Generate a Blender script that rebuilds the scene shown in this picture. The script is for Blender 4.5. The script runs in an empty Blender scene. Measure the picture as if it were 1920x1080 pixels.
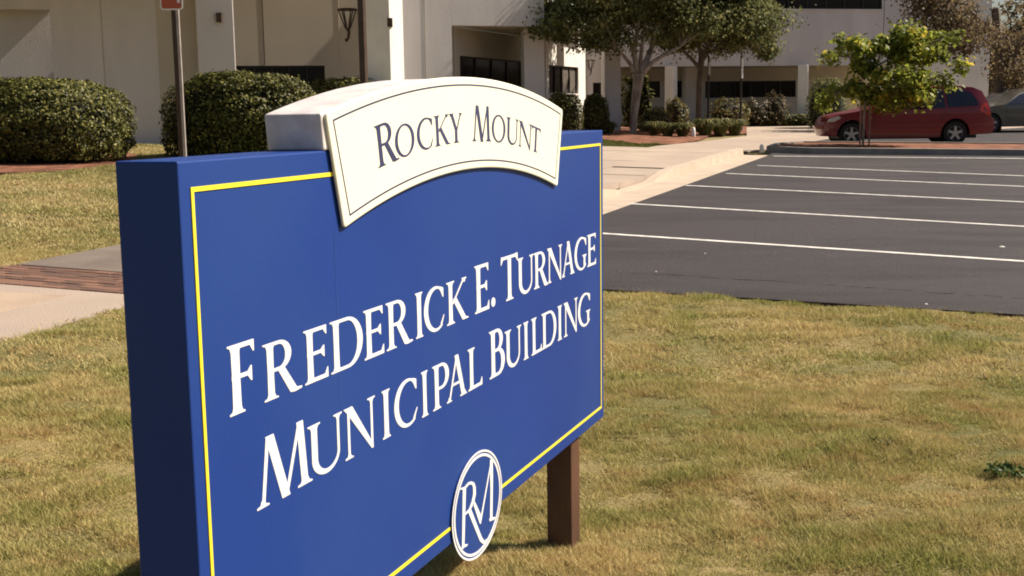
import bpy, math, random
import numpy as np
from mathutils import Vector, Matrix
from mathutils.geometry import delaunay_2d_cdt
random.seed(7); RNG = np.random.default_rng(7)
sc = bpy.context.scene
C = sc.collection
# ------------------------------------------------------------------ camera
F_PX, CX, CY = 2280.0, 960.0, 540.0
PITCH, ROLL = 0.14589, -0.01479
CAM = Vector((0, 0, 1.77))
fw = Vector((0, math.cos(PITCH), -math.sin(PITCH)))
up0 = Vector((0, math.sin(PITCH), math.cos(PITCH)))
rt = Vector((1, 0, 0)) * math.cos(ROLL) + up0 * math.sin(ROLL)
upv = Vector((-1, 0, 0)) * math.sin(ROLL) + up0 * math.cos(ROLL)
cam = bpy.data.cameras.new('camera'); co = bpy.data.objects.new('camera', cam); C.objects.link(co)
cam.sensor_width = 36; cam.lens = 36 * F_PX / 1920; cam.clip_start = 0.05; cam.clip_end = 2000
M = Matrix((rt, upv, -fw)).transposed().to_4x4(); M.translation = CAM
co.matrix_world = M; sc.camera = co
# ------------------------------------------------------------------ light
SUN_AZ, SUN_EL = math.radians(17), math.radians(44)       # azimuth from +X towards +Y
sdir = Vector((math.cos(SUN_EL) * math.cos(SUN_AZ), math.cos(SUN_EL) * math.sin(SUN_AZ), math.sin(SUN_EL)))
w = bpy.data.worlds.new('World'); sc.world = w; w.use_nodes = True
nt = w.node_tree; bg = nt.nodes['Background']
sky = nt.nodes.new('ShaderNodeTexSky'); sky.sky_type = 'NISHITA'; sky.sun_disc = False
sky.sun_elevation = SUN_EL; sky.sun_rotation = math.pi / 2 - SUN_AZ
sky.dust_density = 2.0; sky.ozone_density = 0.6
nt.links.new(sky.outputs[0], bg.inputs[0]); bg.inputs[1].default_value = 0.042
sl = bpy.data.lights.new('sun', 'SUN'); sl.energy = 5.0; sl.angle = math.radians(0.6); sl.color = (1.0, 0.885, 0.74)
so = bpy.data.objects.new('sun', sl); C.objects.link(so); so.rotation_euler = sdir.to_track_quat('Z', 'Y').to_euler()
sc.view_settings.view_transform = 'Standard'; sc.view_settings.look = 'None'
sc.view_settings.exposure = 0.82; sc.view_settings.gamma = 1; sc.view_settings.use_curve_mapping = False
sc.cycles.filter_width = 1.9
sc.cycles.max_bounces = 6; sc.cycles.transparent_max_bounces = 6
# ------------------------------------------------------------------ helpers
def gz(x, y):
    return -0.02 * max(-40, min(40, x)) + 0.026 * min(y, 62)
def ray(px, py):
    d = fw + rt * ((px - CX) / F_PX) - upv * ((py - CY) / F_PX)
    return d / d.y
def gp(px, py, h=0.0):
    d = ray(px, py)
    t = (CAM.z - h) / (-d.z - 0.02 * d.x + 0.026)
    return Vector((d.x * t, t, CAM.z + d.z * t))
def at(px, py, Y):
    d = ray(px, py); return Vector((d.x * Y, Y, CAM.z + d.z * Y))
def zpx(py, px, Y): return at(px, py, Y).z
def X(px, Y): return at(px, 200, Y).x

def tag(o, label=None, cat=None, group=None, kind=None):
    for k, v in (('label', label), ('category', cat), ('group', group), ('kind', kind)):
        if v: o[k] = v
    return o
def empty(name, loc=(0, 0, 0), rz=0.0, **k):
    o = bpy.data.objects.new(name, None); C.objects.link(o)
    o.location = loc; o.rotation_euler = (0, 0, rz); return tag(o, **k)
class MB:
    def __init__(s): s.v = []; s.f = []; s.m = []
    def add(s, vs, fs, m=0):
        b = len(s.v); s.v += [tuple(v) for v in vs]; s.f += [tuple(i + b for i in f) for f in fs]; s.m += [m] * len(fs); return s
    def box(s, a, b, m=0, T=None):
        x0, y0, z0 = a; x1, y1, z1 = b
        vs = [Vector(p) for p in ((x0,y0,z0),(x1,y0,z0),(x1,y1,z0),(x0,y1,z0),(x0,y0,z1),(x1,y0,z1),(x1,y1,z1),(x0,y1,z1))]
        if T: vs = [T(v) for v in vs]
        return s.add(vs, [(0,3,2,1),(4,5,6,7),(0,1,5,4),(1,2,6,5),(2,3,7,6),(3,0,4,7)], m)
    def prism(s, poly, z0, z1, m=0):
        n = len(poly); vs = [(p[0], p[1], z0) for p in poly] + [(p[0], p[1], z1) for p in poly]
        return s.add(vs, [tuple(range(n))[::-1], tuple(range(n, 2*n))] + [(i, (i+1) % n, n + (i+1) % n, n + i) for i in range(n)], m)
    def tube(s, pts, rads, n=8, m=0, cap=True):
        pts = [Vector(p) for p in pts]; rings = []
        for i, p in enumerate(pts):
            d = (pts[min(i+1, len(pts)-1)] - pts[max(i-1, 0)]).normalized()
            a = d.cross(Vector((0.13, 1, 0.2))); a.normalize(); b = d.cross(a)
            r = rads[i] if hasattr(rads, '__len__') else rads
            rings.append([p + (a * math.cos(t) + b * math.sin(t)) * r for t in [2*math.pi*k/n for k in range(n)]])
        vs = [v for r in rings for v in r]; fs = []
        for i in range(len(pts)-1):
            for k in range(n): fs.append((i*n+k, i*n+(k+1) % n, (i+1)*n+(k+1) % n, (i+1)*n+k))
        if cap: fs += [tuple(range(n))[::-1], tuple(range((len(pts)-1)*n, len(pts)*n))]
        return s.add(vs, fs, m)
    def lathe(s, prof, c=(0,0,0), n=24, m=0, axis='z'):
        vs = []; c = Vector(c)
        for r, h in prof:
            for k in range(n):
                a = 2*math.pi*k/n
                vs.append(c + (Vector((r*math.cos(a), r*math.sin(a), h)) if axis == 'z' else Vector((r*math.cos(a), h, r*math.sin(a)))))
        fs = [(i*n+k, i*n+(k+1) % n, (i+1)*n+(k+1) % n, (i+1)*n+k) for i in range(len(prof)-1) for k in range(n)]
        fs += [tuple(range(n))[::-1], tuple(range((len(prof)-1)*n, len(prof)*n))]
        return s.add(vs, fs, m)
    def build(s, name, mats, parent=None, smooth=False, bevel=0.0, **k):
        me = bpy.data.meshes.new(name); me.from_pydata(s.v, [], s.f); me.update()
        for mm in (mats if isinstance(mats, (list, tuple)) else [mats]): me.materials.append(mm)
        if len(me.materials) > 1: me.polygons.foreach_set('material_index', s.m)
        if smooth: me.polygons.foreach_set('use_smooth', [True]*len(s.f)); me.set_sharp_from_angle(angle=math.radians(38))
        o = bpy.data.objects.new(name, me); C.objects.link(o)
        if parent: o.parent = parent
        if bevel:
            b = o.modifiers.new('bevel', 'BEVEL'); b.width = bevel; b.segments = 2; b.limit_method = 'ANGLE'
        return tag(o, **k)

def mat(name, c1, c2=None, scale=4.0, rough=0.7, bump=0.0, bscale=None, metal=0.0, spec=0.4, detail=6, c3=None, s3=0.6, coat=0.0, stretch=(1,1,1), thr=(0.35, 0.65)):
    m = bpy.data.materials.new(name); m.use_nodes = True; t = m.node_tree; N = t.nodes; Lk = t.links
    b = N['Principled BSDF']; b.inputs['Roughness'].default_value = rough; b.inputs['Metallic'].default_value = metal
    b.inputs['Specular IOR Level'].default_value = spec; b.inputs['Coat Weight'].default_value = coat
    col = tuple(c1) + (1,)
    b.inputs['Base Color'].default_value = col
    geo = N.new('ShaderNodeNewGeometry'); mp = N.new('ShaderNodeMapping'); mp.inputs['Scale'].default_value = stretch
    Lk.new(geo.outputs['Position'], mp.inputs[0])
    if c2:
        n = N.new('ShaderNodeTexNoise'); n.inputs['Scale'].default_value = scale; n.inputs['Detail'].default_value = detail
        Lk.new(mp.outputs[0], n.inputs['Vector'])
        r = N.new('ShaderNodeValToRGB'); e = r.color_ramp.elements
        e[0].position, e[1].position = thr; e[0].color = col; e[1].color = tuple(c2) + (1,)
        Lk.new(n.outputs[0], r.inputs[0]); out = r.outputs[0]
        if c3:
            n3 = N.new('ShaderNodeTexNoise'); n3.inputs['Scale'].default_value = s3; n3.inputs['Detail'].default_value = 4
            Lk.new(mp.outputs[0], n3.inputs['Vector'])
            r3 = N.new('ShaderNodeValToRGB'); r3.color_ramp.elements[0].position = .42; r3.color_ramp.elements[1].position = .62
            Lk.new(n3.outputs[0], r3.inputs[0])
            mx = N.new('ShaderNodeMix'); mx.data_type = 'RGBA'; Lk.new(r3.outputs[0], mx.inputs[0])
            Lk.new(out, mx.inputs[6]); mx.inputs[7].default_value = tuple(c3) + (1,); out = mx.outputs[2]
        Lk.new(out, b.inputs['Base Color'])
    if bump:
        n2 = N.new('ShaderNodeTexNoise'); n2.inputs['Scale'].default_value = bscale or scale * 6; n2.inputs['Detail'].default_value = 8
        Lk.new(mp.outputs[0], n2.inputs['Vector']); bp = N.new('ShaderNodeBump'); bp.inputs['Strength'].default_value = bump; bp.inputs['Distance'].default_value = 0.02
        Lk.new(n2.outputs[0], bp.inputs['Height']); Lk.new(bp.outputs[0], b.inputs['Normal'])
    return m
def leafmat(name, dark, light, odd=None, trans=0.25, rough=0.5, patch=0.0, straw=None, pscale=0.8):
    """leaf colour: a random tone stored per leaf, and patches by world position"""
    m = bpy.data.materials.new(name); m.use_nodes = True; t = m.node_tree; N = t.nodes; Lk = t.links
    b = N['Principled BSDF']; b.inputs['Roughness'].default_value = rough; b.inputs['Specular IOR Level'].default_value = 0.15
    at_ = N.new('ShaderNodeAttribute'); at_.attribute_name = 'tone'
    r = N.new('ShaderNodeValToRGB'); e = r.color_ramp.elements; e[0].color = tuple(dark) + (1,); e[1].color = tuple(light) + (1,)
    e[1].position = 0.85
    if odd: x = e.new(1.0); x.color = tuple(odd) + (1,); e[1].position = 0.8; e[2].position = 0.95
    Lk.new(at_.outputs['Fac'], r.inputs[0]); out = r.outputs[0]
    if straw:
        g = N.new('ShaderNodeNewGeometry'); n = N.new('ShaderNodeTexNoise'); n.inputs['Scale'].default_value = pscale; n.inputs['Detail'].default_value = 5
        n.inputs['Roughness'].default_value = 0.65
        mp = N.new('ShaderNodeMapping'); mp.inputs['Scale'].default_value = (1, 1.5, 1)
        Lk.new(g.outputs['Position'], mp.inputs[0]); Lk.new(mp.outputs[0], n.inputs['Vector'])
        rr = N.new('ShaderNodeValToRGB'); rr.color_ramp.elements[0].position = .36; rr.color_ramp.elements[1].position = .66
        Lk.new(n.outputs[0], rr.inputs[0]); mx = N.new('ShaderNodeMix'); mx.data_type = 'RGBA'
        ad = N.new('ShaderNodeMath'); ad.operation = 'MULTIPLY_ADD'; ad.use_clamp = True
        Lk.new(at_.outputs['Fac'], ad.inputs[0]); ad.inputs[1].default_value = .6
        sb = N.new('ShaderNodeMath'); sb.operation = 'SUBTRACT'; Lk.new(rr.outputs[0], sb.inputs[0]); sb.inputs[1].default_value = .22
        Lk.new(sb.outputs[0], ad.inputs[2])
        Lk.new(ad.outputs[0], mx.inputs[0]); Lk.new(out, mx.inputs[6]); mx.inputs[7].default_value = tuple(straw) + (1,); out = mx.outputs[2]
        n5 = N.new('ShaderNodeTexNoise'); n5.inputs['Scale'].default_value = 3.4; n5.inputs['Detail'].default_value = 6; n5.inputs['Roughness'].default_value = .7
        Lk.new(mp.outputs[0], n5.inputs['Vector']); r5 = N.new('ShaderNodeValToRGB'); r5.color_ramp.elements[0].position = .52; r5.color_ramp.elements[1].position = .72
        Lk.new(n5.outputs[0], r5.inputs[0]); m5 = N.new('ShaderNodeMix'); m5.data_type = 'RGBA'; Lk.new(r5.outputs[0], m5.inputs[0]); Lk.new(out, m5.inputs[6])
        m5.inputs[7].default_value = (straw[0]*.80, straw[1]*.66, straw[2]*.62, 1); out = m5.outputs[2]
    Lk.new(out, b.inputs['Base Color'])
    if trans:
        tr = N.new('ShaderNodeBsdfTranslucent'); Lk.new(out, tr.inputs[0]); ms = N.new('ShaderNodeMixShader'); ms.inputs[0].default_value = trans
        Lk.new(b.outputs[0], ms.inputs[1]); Lk.new(tr.outputs[0], ms.inputs[2]); Lk.new(ms.outputs[0], N['Material Output'].inputs[0])
    return m
def npmesh(name, V, nper, mt, tone=None, parent=None, **k):
    """V: (n*nper,3) vertices, every nper of them one face"""
    V = np.asarray(V, dtype=np.float32); n = len(V) // nper
    me = bpy.data.meshes.new(name); me.vertices.add(len(V)); me.vertices.foreach_set('co', V.ravel())
    me.loops.add(n * nper); me.loops.foreach_set('vertex_index', np.arange(n * nper, dtype=np.int32))
    me.polygons.add(n); me.polygons.foreach_set('loop_start', np.arange(0, n * nper, nper, dtype=np.int32))
    me.polygons.foreach_set('loop_total', np.full(n, nper, dtype=np.int32)); me.update(calc_edges=True)
    a = me.attributes.new('tone', 'FLOAT', 'POINT')
    a.data.foreach_set('value', np.repeat(RNG.random(n) if tone is None else tone, nper).astype(np.float32))
    me.materials.append(mt); o = bpy.data.objects.new(name, me); C.objects.link(o)
    if parent: o.parent = parent
    return tag(o, **k)
def leaf_quads(P, size, out=None, flat=0.0, aspect=0.55):
    """one pointed leaf (rhombus) at each point of P; out = preferred normals"""
    n = len(P); a = RNG.normal(size=(n, 3)); a /= np.linalg.norm(a, axis=1, keepdims=True)
    nn = RNG.normal(size=(n, 3))
    if out is not None: nn = nn * 0.5 + out * 1.15
    nn[:, 2] += flat; nn /= np.linalg.norm(nn, axis=1, keepdims=True)
    a = np.cross(nn, a); a /= np.linalg.norm(a, axis=1, keepdims=True) + 1e-9; b = np.cross(nn, a)
    s = (size * RNG.uniform(.6, 1.25, n))[:, None]
    V = np.stack([P - a*s*.5, P + b*s*aspect*.5 + nn*s*.06, P + a*s*.5, P - b*s*aspect*.5 + nn*s*.06], 1)
    return V.reshape(-1, 3)
def vnoise(x, y, seed=0):
    def h(i, j): 
        v = np.sin(i * 127.1 + j * 311.7 + seed * 74.7) * 43758.5453; return v - np.floor(v)
    xi, yi = np.floor(x), np.floor(y); xf, yf = x - xi, y - yi; xf = xf*xf*(3-2*xf); yf = yf*yf*(3-2*yf)
    return (h(xi, yi)*(1-xf) + h(xi+1, yi)*xf)*(1-yf) + (h(xi, yi+1)*(1-xf) + h(xi+1, yi+1)*xf)*yf
# ------------------------------------------------------------------ materials
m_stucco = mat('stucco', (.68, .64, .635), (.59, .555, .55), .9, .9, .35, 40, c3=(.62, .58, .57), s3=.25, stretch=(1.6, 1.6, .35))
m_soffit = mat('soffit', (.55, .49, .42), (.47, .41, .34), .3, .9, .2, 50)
m_white = mat('bright_white', (.80, .78, .72), (.72, .70, .66), 1.6, .55, .05, 40)  # whiter than the stucco; on columns it lifts the sunlit sides
m_glass = mat('window_glass', (.010, .007, .006), (.018, .013, .011), .6, .2, spec=.18)
m_curtain = mat('curtained_glass', (.16, .14, .12), (.09, .08, .07), 5, .4, stretch=(6, 6, .2))
m_frame = mat('bronze_frame', (.018, .012, .010), (.028, .019, .015), 3, .5)
m_bronze = mat('bronze_metal', (.075, .045, .03), (.05, .03, .02), 5, .45, .1, metal=.2)
m_blue = mat('blue_paint', (.0105, .038, .205), (.0125, .044, .225), 1.2, .42, .03, 90, spec=.22, c3=(.015, .048, .215), s3=1.3)
m_cream = mat('cream_face', (.80, .785, .64), (.78, .76, .62), 1.5, .5, .02, 60)
m_grime = mat('weathered_white', (.74, .70, .68), (.62, .58, .57), 5, .6, .08, 60, c3=(.55, .50, .50), s3=11)
m_letter = mat('white_vinyl', (.74, .74, .74), (.70, .70, .70), 4, .5)
m_yellow = mat('yellow_vinyl', (.85, .72, .03), (.80, .66, .04), 3, .5)
m_navy = mat('navy_vinyl', (.03, .035, .10), (.04, .045, .12), 3, .5)
m_post = mat('brown_post', (.105, .048, .029), (.065, .030, .019), 9, .55, .15, 40, stretch=(1, 1, .3))
m_soil = mat('lawn_soil', (.20, .155, .06), (.27, .20, .09), 5, .95, .8, 30, c3=(.10, .10, .03), s3=.9)
m_asph = mat('asphalt', (.030, .026, .029), (.064, .055, .058), 1.6, .8, 1.0, 120, c3=(.058, .050, .053), s3=.35, spec=.3, stretch=(.45, 1.6, 1), detail=10)
m_tar = mat('tar', (.02, .018, .017), (.03, .026, .025), 8, .5)
m_line = mat('road_paint', (.70, .68, .64), (.45, .43, .41), 9, .75, .3, 90)
m_conc = mat('concrete', (.42, .335, .265), (.35, .28, .22), 1.3, .85, .35, 60, c3=(.34, .27, .22), s3=.35)
m_conc2 = mat('old_concrete', (.125, .098, .080), (.18, .145, .12), 1.8, .9, .4, 60, c3=(.22, .175, .14), s3=.8)
m_kerb = mat('kerb_concrete', (.47, .385, .30), (.40, .32, .25), 2.3, .85, .3, 60)
m_kerbdark = mat('shaded_kerb', (.30, .27, .24), (.22, .20, .18), 3, .9, .3, 60)  # darker kerb concrete, shade of the island face put into the colour
m_brick = [mat('paving_brick', tuple(v*.85 for v in a), b, 14, .85, .4, 90) for a, b in (((.17, .085, .055), (.13, .07, .05)), ((.24, .12, .08), (.18, .10, .07)), ((.13, .075, .055), (.11, .06, .045)))]
m_mulch = mat('mulch', (.19, .065, .032), (.08, .032, .018), 18, .95, 1.0, 60, c3=(.26, .11, .06), s3=3)
m_grass = leafmat('grass_blades', (.17, .185, .045), (.40, .40, .115), None, .3, .6, straw=(.60, .48, .23), pscale=1.15)
m_lawn2 = leafmat('lawn_blades', (.16, .18, .045), (.34, .34, .11), None, .2, .6, straw=(.58, .47, .24), pscale=.45)
m_bark = mat('bark', (.20, .15, .11), (.11, .08, .06), 9, .9, .6, 30, stretch=(1, 1, .3))
m_palebark = mat('pale_bark', (.38, .33, .28), (.17, .13, .10), 5, .85, .4, 25, stretch=(1, 1, .35))
m_hedge = leafmat('hedge_leaves', (.016, .020, .006), (.125, .125, .028), (.24, .22, .06), .12, .5)
m_tree = leafmat('tree_leaves', (.055, .066, .026), (.20, .215, .085), (.32, .30, .12), .45, .6)
m_redbud = leafmat('broad_leaves', (.07, .10, .016), (.32, .36, .06), (.58, .46, .06), .5, .5)
m_brownleaf = leafmat('autumn_leaves', (.10, .075, .045), (.24, .175, .10), (.30, .24, .10), .4, .6)
m_clump = leafmat('clump_blades', (.05, .06, .02), (.17, .16, .06), (.26, .22, .08), .2, .5)
m_darkcore = mat('dark_core', (.012, .012, .007), (.02, .018, .01), 9, .95)  # near-black, stands for the shaded inside of a bush
m_carred = mat('red_paint', (.15, .004, .014), (.17, .005, .017), 2, .28, coat=.6)
m_black = mat('black_trim', (.012, .012, .012), (.02, .018, .018), 5, .6)
m_tyre = mat('tyre_rubber', (.016, .015, .015), (.024, .022, .022), 20, .85)
m_alloy = mat('alloy', (.45, .45, .46), (.38, .38, .39), 9, .35, metal=.6)
m_carglass = mat('car_glass', (.012, .016, .03), (.02, .025, .04), 1, .06, spec=.6)
m_tail = mat('tail_light', (.45, .03, .02), (.5, .06, .04), 20, .2)
m_lamp = mat('headlight', (.6, .58, .55), (.45, .44, .42), 20, .15)
m_cargrey = mat('grey_paint', (.085, .078, .065), (.095, .085, .07), 2, .3, coat=.7)
m_signred = mat('sign_red', (.45, .10, .045), (.40, .09, .04), 5, .5)
m_galv = mat('galvanised', (.42, .37, .34), (.34, .30, .28), 10, .5, metal=.3)
m_dirtbird = mat('dark_spot', (.03, .028, .03), (.05, .045, .05), 9, .9)

# ------------------------------------------------------------------ ground and paving
d1a = 0.3656                                   # the sign, the path and the kerb run this way (from +Y towards +X)
D1 = Vector((math.sin(d1a), math.cos(d1a), 0)); D2 = Vector((math.cos(d1a), -math.sin(d1a), 0))
def along(p): return p.x * D1.x + p.y * D1.y
def across(p): return p.x * D2.x + p.y * D2.y
def fromac(a, c, h=0.0):
    x = D1.x * a + D2.x * c; y = D1.y * a + D2.y * c
    return Vector((x, y, gz(x, y) + h))
def sheet(name, pts, h, m, thick=0.0, **k):
    """flat polygon lying h above the ground slope, with its own thickness"""
    P = [Vector((p[0], p[1], gz(p[0], p[1]) + h)) for p in pts]
    n = len(P); b = MB()
    vs = P + [p - Vector((0, 0, max(thick, .003))) for p in P]
    b.add(vs, [tuple(range(n)), tuple(range(n, 2*n))[::-1]] + [(i, n+i, n+(i+1) % n, (i+1) % n) for i in range(n)])
    o = b.build(name, m, **k)
    if o.data.polygons[0].normal.z < 0: o.data.flip_normals()
    return o
# base ground, one sheet out to the horizon
xs = [-900, -300, -120, -60, -40, -20, -8, 0, 8, 20, 40, 60, 120, 300, 900]; ys = [-300, -60, -10, 0, 3, 13, 15.4, 24, 40, 62, 100, 200, 500, 1500]
b = MB(); b.add([(x, y, gz(x, y) - (.26 if -20 < y < 14 else .05)) for y in ys for x in xs], [(j*len(xs)+i, j*len(xs)+i+1, (j+1)*len(xs)+i+1, (j+1)*len(xs)+i) for j in range(len(ys)-1) for i in range(len(xs)-1)])
b.build('ground', m_soil, kind='structure')

kA, kB = gp(1133, 397), gp(1440, 294)          # where asphalt meets the gutter
cK = (across(kA) + across(kB)) / 2; aNear = along(gp(1132, 543)) 
gl, gr = gp(1132, 542), gp(1920, 590); gdir = (gr - gl); 
def gedge(t): return gl + gdir * t
cPathR = across(gp(225, 581)); cPathL = across(gp(130, 477))
aEnd = along(kB)
tK = 0.0
# asphalt: near edge follows the lawn edge
def gedge_at_c(c):
    c0, c1 = across(gl), across(gr); t = (c - c0) / (c1 - c0); return gl + gdir * t
p0 = gedge_at_c(cK)
lot = [p0, gedge_at_c(cK + 18), fromac(along(gr) + 5, cK + 26), fromac(70, cK + 26), fromac(70, cK + 12), gp(1500, 262), fromac(aEnd, cK)]
sheet('parking_lot', lot, .0, m_asph, .04, kind='structure')
# gutter pan and kerb with a lit face towards the lot
gut = .55; KH = .15
kerbA = along(p0) + .2
sheet('gutter', [fromac(kerbA, cK - gut), fromac(kerbA, cK), fromac(aEnd + .4, cK), fromac(aEnd + .4, cK - gut)], .004, m_kerb, .04, kind='structure')
b = MB()
N = 26; ring = []
for i in range(N + 1):
    a = kerbA + (aEnd + .4 - kerbA) * i / N
    # dropped kerb (ramp) near the middle
    aR = along(gp(1190, 352)); d = abs(a - aR); h = KH * min(1, max(.12, (d - .9) / .9))
    ring.append([fromac(a, cK - gut, -.03), fromac(a, cK - gut - .02, h), fromac(a, cK - gut - .17, h + .008), fromac(a, cK - gut - .17, -.03)])
for i in range(N):
    b.add(ring[i] + ring[i+1], [(0, 1, 5, 4), (1, 2, 6, 5), (2, 3, 7, 6)])
b.add(ring[0], [(0, 1, 2, 3)]); b.add(ring[-1], [(3, 2, 1, 0)])
b.build('kerb', m_kerb, kind='structure', smooth=True)
# wide walk between kerb and building, as slabs with joints
walk = sheet('sidewalk', [fromac(aNear + 2.5, cPathL), fromac(aNear + 2.5, cK - gut - .18), fromac(aEnd + 1, cK - gut - .18), fromac(aEnd + 1, cPathL)], .0, m_conc2, .04, kind='structure')
walk['kind'] = 'structure'
a0 = aNear + 2.5; wid = (cK - gut - .18 - cPathL)
nA = int((aEnd + 1 - a0) / 1.6)
for i in range(nA):
    for j in range(3):
        aa = a0 + 1.6 * i; cc = cPathL + wid * j / 3
        P = [fromac(aa + .008, cc + .008), fromac(aa + .008, cc + wid/3 - .008), fromac(aa + 1.592, cc + wid/3 - .008), fromac(aa + 1.592, cc + .008)]
        h = KH * .9 if aa > a0 + 2 else KH * .9
        rr = .12 if j == 2 and abs(aa - along(gp(1190, 352))) < 2 else .14
        sheet('slab', P, rr + random.uniform(-.003, .003), m_conc, .10, parent=None).parent = walk
# path on the left, crossing brick band
path = sheet('path', [fromac(4, cPathL), fromac(4, cPathR), fromac(a0 - .02, cPathR), fromac(a0 - .02, cPathL)], -.012, m_conc2, .04, kind='structure')
bb0, bb1 = along(gp(100, 541)), along(gp(100, 503))
for aa, bb, mt in ((4.0, bb0 - 2.6, m_conc), (bb0 - 2.58, bb0 - .02, m_conc), (bb1 + .04, bb1 + 1.9, m_conc2), (bb1 + 1.92, a0 - .03, m_conc)):
    sheet('slab', [fromac(aa, cPathL + .01), fromac(aa, cPathR - .01), fromac(bb, cPathR - .01), fromac(bb, cPathL + .01)], .006, mt, .03).parent = path
sheet('slab', [fromac(4.3, cPathL + .6), fromac(4.3, cPathR - .75), fromac(bb0 - .9, cPathR - .75), fromac(bb0 - .25, cPathL + 1.6), fromac(bb0 - .4, cPathL + .6)], .0105, mat('worn_concrete', (.40, .305, .225), (.33, .25, .19), 2, .9, .3, 60), .008).parent = path
band = sheet('brick_band', [fromac(bb0, cPathL - .1), fromac(bb0, cPathR), fromac(bb1, cPathR), fromac(bb1, cPathL - .1)], -.006, m_conc, .03, kind='structure')
bw = (bb1 - bb0); rows = max(6, int(round(bw / .105))); rw = bw / rows; meshes = {}
for r in range(rows):
    c = cPathL - .1 + (.1 if r % 2 else 0); ra = bb0 + rw * r
    while c + .2 < cPathR + .02:
        hh = random.uniform(.004, .011)
        o = sheet('brick', [fromac(ra + .006, c + .005), fromac(ra + .006, c + .195), fromac(ra + rw - .006, c + .195), fromac(ra + rw - .006, c + .005)], hh, random.choice(m_brick), .03)
        o.parent = band; c += .2
# mulch under the left hedge, lawn strips, mulch bed by the trees, building apron
sheet('mulch_bed', [gp(-120, 334), gp(60, 325), gp(140, 318), gp(226, 309), gp(262, 290), gp(200, 281), gp(-120, 290)], -.005, m_mulch, .03, kind='structure')
sheet('mulch_bed', [gp(1040, 262), gp(1130, 262), gp(1210, 271), gp(1262, 271), gp(1312, 262), gp(1330, 254), gp(1400, 250), gp(1400, 236), gp(1040, 240)], .012, m_mulch, .03, kind='structure')
sheet('walkway', [gp(1180, 283), gp(1230, 274), gp(1330, 264), gp(1400, 255), gp(1400, 238), gp(1900, 232), gp(2100, 232), gp(2100, 243), gp(1640, 246), gp(1545, 262), gp(1490, 270), gp(1440, 280), gp(1400, 284)], .006, m_conc, .03, kind='structure')
# island with mulch behind a dark kerb
isl_f = [gp(1437, 285.5), gp(1520, 289), gp(2300, 296)]; isl_b = [gp(2300, 281), gp(1500, 275), gp(1452, 279)]
def iso(p, dy): return Vector((p.x, p.y + dy, 0))
isl = isl_f + isl_b
b = MB()
cen = sum(isl, Vector()) / len(isl); inner = [p + (cen - p).normalized() * 0 for p in isl]
def offs(poly, d):
    out = []; n = len(poly)
    for i in range(n):
        a, p, q = poly[i-1], poly[i], poly[(i+1) % n]
        e1 = (p - a).to_2d().normalized(); e2 = (q - p).to_2d().normalized(); n1 = Vector((-e1.y, e1.x)); n2 = Vector((-e2.y, e2.x)); nn = (n1 + n2).normalized()
        out.append(Vector((p.x + nn.x * d, p.y + nn.y * d, 0)))
    return out
inn = offs(isl, .16)
for i in range(len(isl)):
    j = (i + 1) % len(isl); P = [isl[i], isl[j], inn[j], inn[i]]
    z = [gz(p.x, p.y) for p in P]
    b.add([Vector((p.x, p.y, zz - .03)) for p, zz in zip(P, z)] + [Vector((p.x, p.y, zz + .15)) for p, zz in zip(P, z)], [(4, 5, 6, 7), (0, 1, 5, 4), (2, 3, 7, 6)])
b.build('island_kerb', m_kerbdark, kind='structure')
sheet('island_mulch', inn, .12, m_mulch, .1, kind='structure')
# parking stripes
def strip(name, A, B, wd, h, m, **k):
    d = (B - A); nrm = Vector((-d.y, d.x, 0)).normalized() * wd / 2
    return sheet(name, [A - nrm, B - nrm, B + nrm, A + nrm], h, m, .003, **k)
marks = empty('parking_markings', (0, 0, 0), kind='structure')
for (a, b_, wd) in (((1120, 437.5), (2060, 499.7), .11), ((1182, 382.3), (2060, 433), .11), ((1286, 348), (2060, 386), .11), ((1362, 325.5), (2060, 356), .11), ((1420, 310.5), (2060, 335.5), .11), ((1450, 292.8), (2060, 299), .14)):
    o = strip('stripe', gp(*a), gp(*b_), wd, .005, m_line); o.parent = marks
def wiggly(pts, wd, n=14):
    b = MB(); P = []
    for (q0, q1) in zip(pts[:-1], pts[1:]):
        for i in range(n):
            t = i / n; P.append(Vector(gp(q0[0]+(q1[0]-q0[0])*t, q0[1]+(q1[1]-q0[1])*t)) + Vector((0, random.uniform(-.03, .03), 0)))
    L = []
    for i, p in enumerate(P):
        ww = wd * random.uniform(.3, 1.2); z = gz(p.x, p.y) + .0045
        L.append((Vector((p.x, p.y - ww, z)), Vector((p.x, p.y + ww, z))))
    for i in range(len(L) - 1):
        if random.random() < .2: continue
        b.add([L[i][0], L[i+1][0], L[i+1][1], L[i][1]], [(0, 1, 2, 3)])
    return b
wiggly([(1180, 512), (1480, 529), (1660, 542), (1920, 560), (2000, 566)], .011).build('crack', m_tar, parent=marks)
wiggly([(1850, 516), (1925, 542)], .008).build('crack', m_tar, parent=marks)
b = MB()
for q, s in (((1878, 463.5), .035), ((1737, 571), .02), ((1322, 476), .012), ((1230, 510), .014), ((1900, 272), .08)):
    p = gp(*q); k = [Vector((p.x + s*random.uniform(.5, 1.2)*math.cos(t), p.y + s*random.uniform(.5, 1)*math.sin(t), 0)) for t in (0, 1, 2.2, 3.3, 4.2, 5.4)]
    b.add([Vector((v.x, v.y, gz(v.x, v.y) + .004)) for v in k] + [Vector((p.x, p.y, gz(p.x, p.y) + .004 + s*.35))], [(i, (i+1) % 6, 6) for i in range(6)])
b.build('litter', m_white, kind='stuff', label='scraps of pale litter and leaves scattered on the asphalt')

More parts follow.
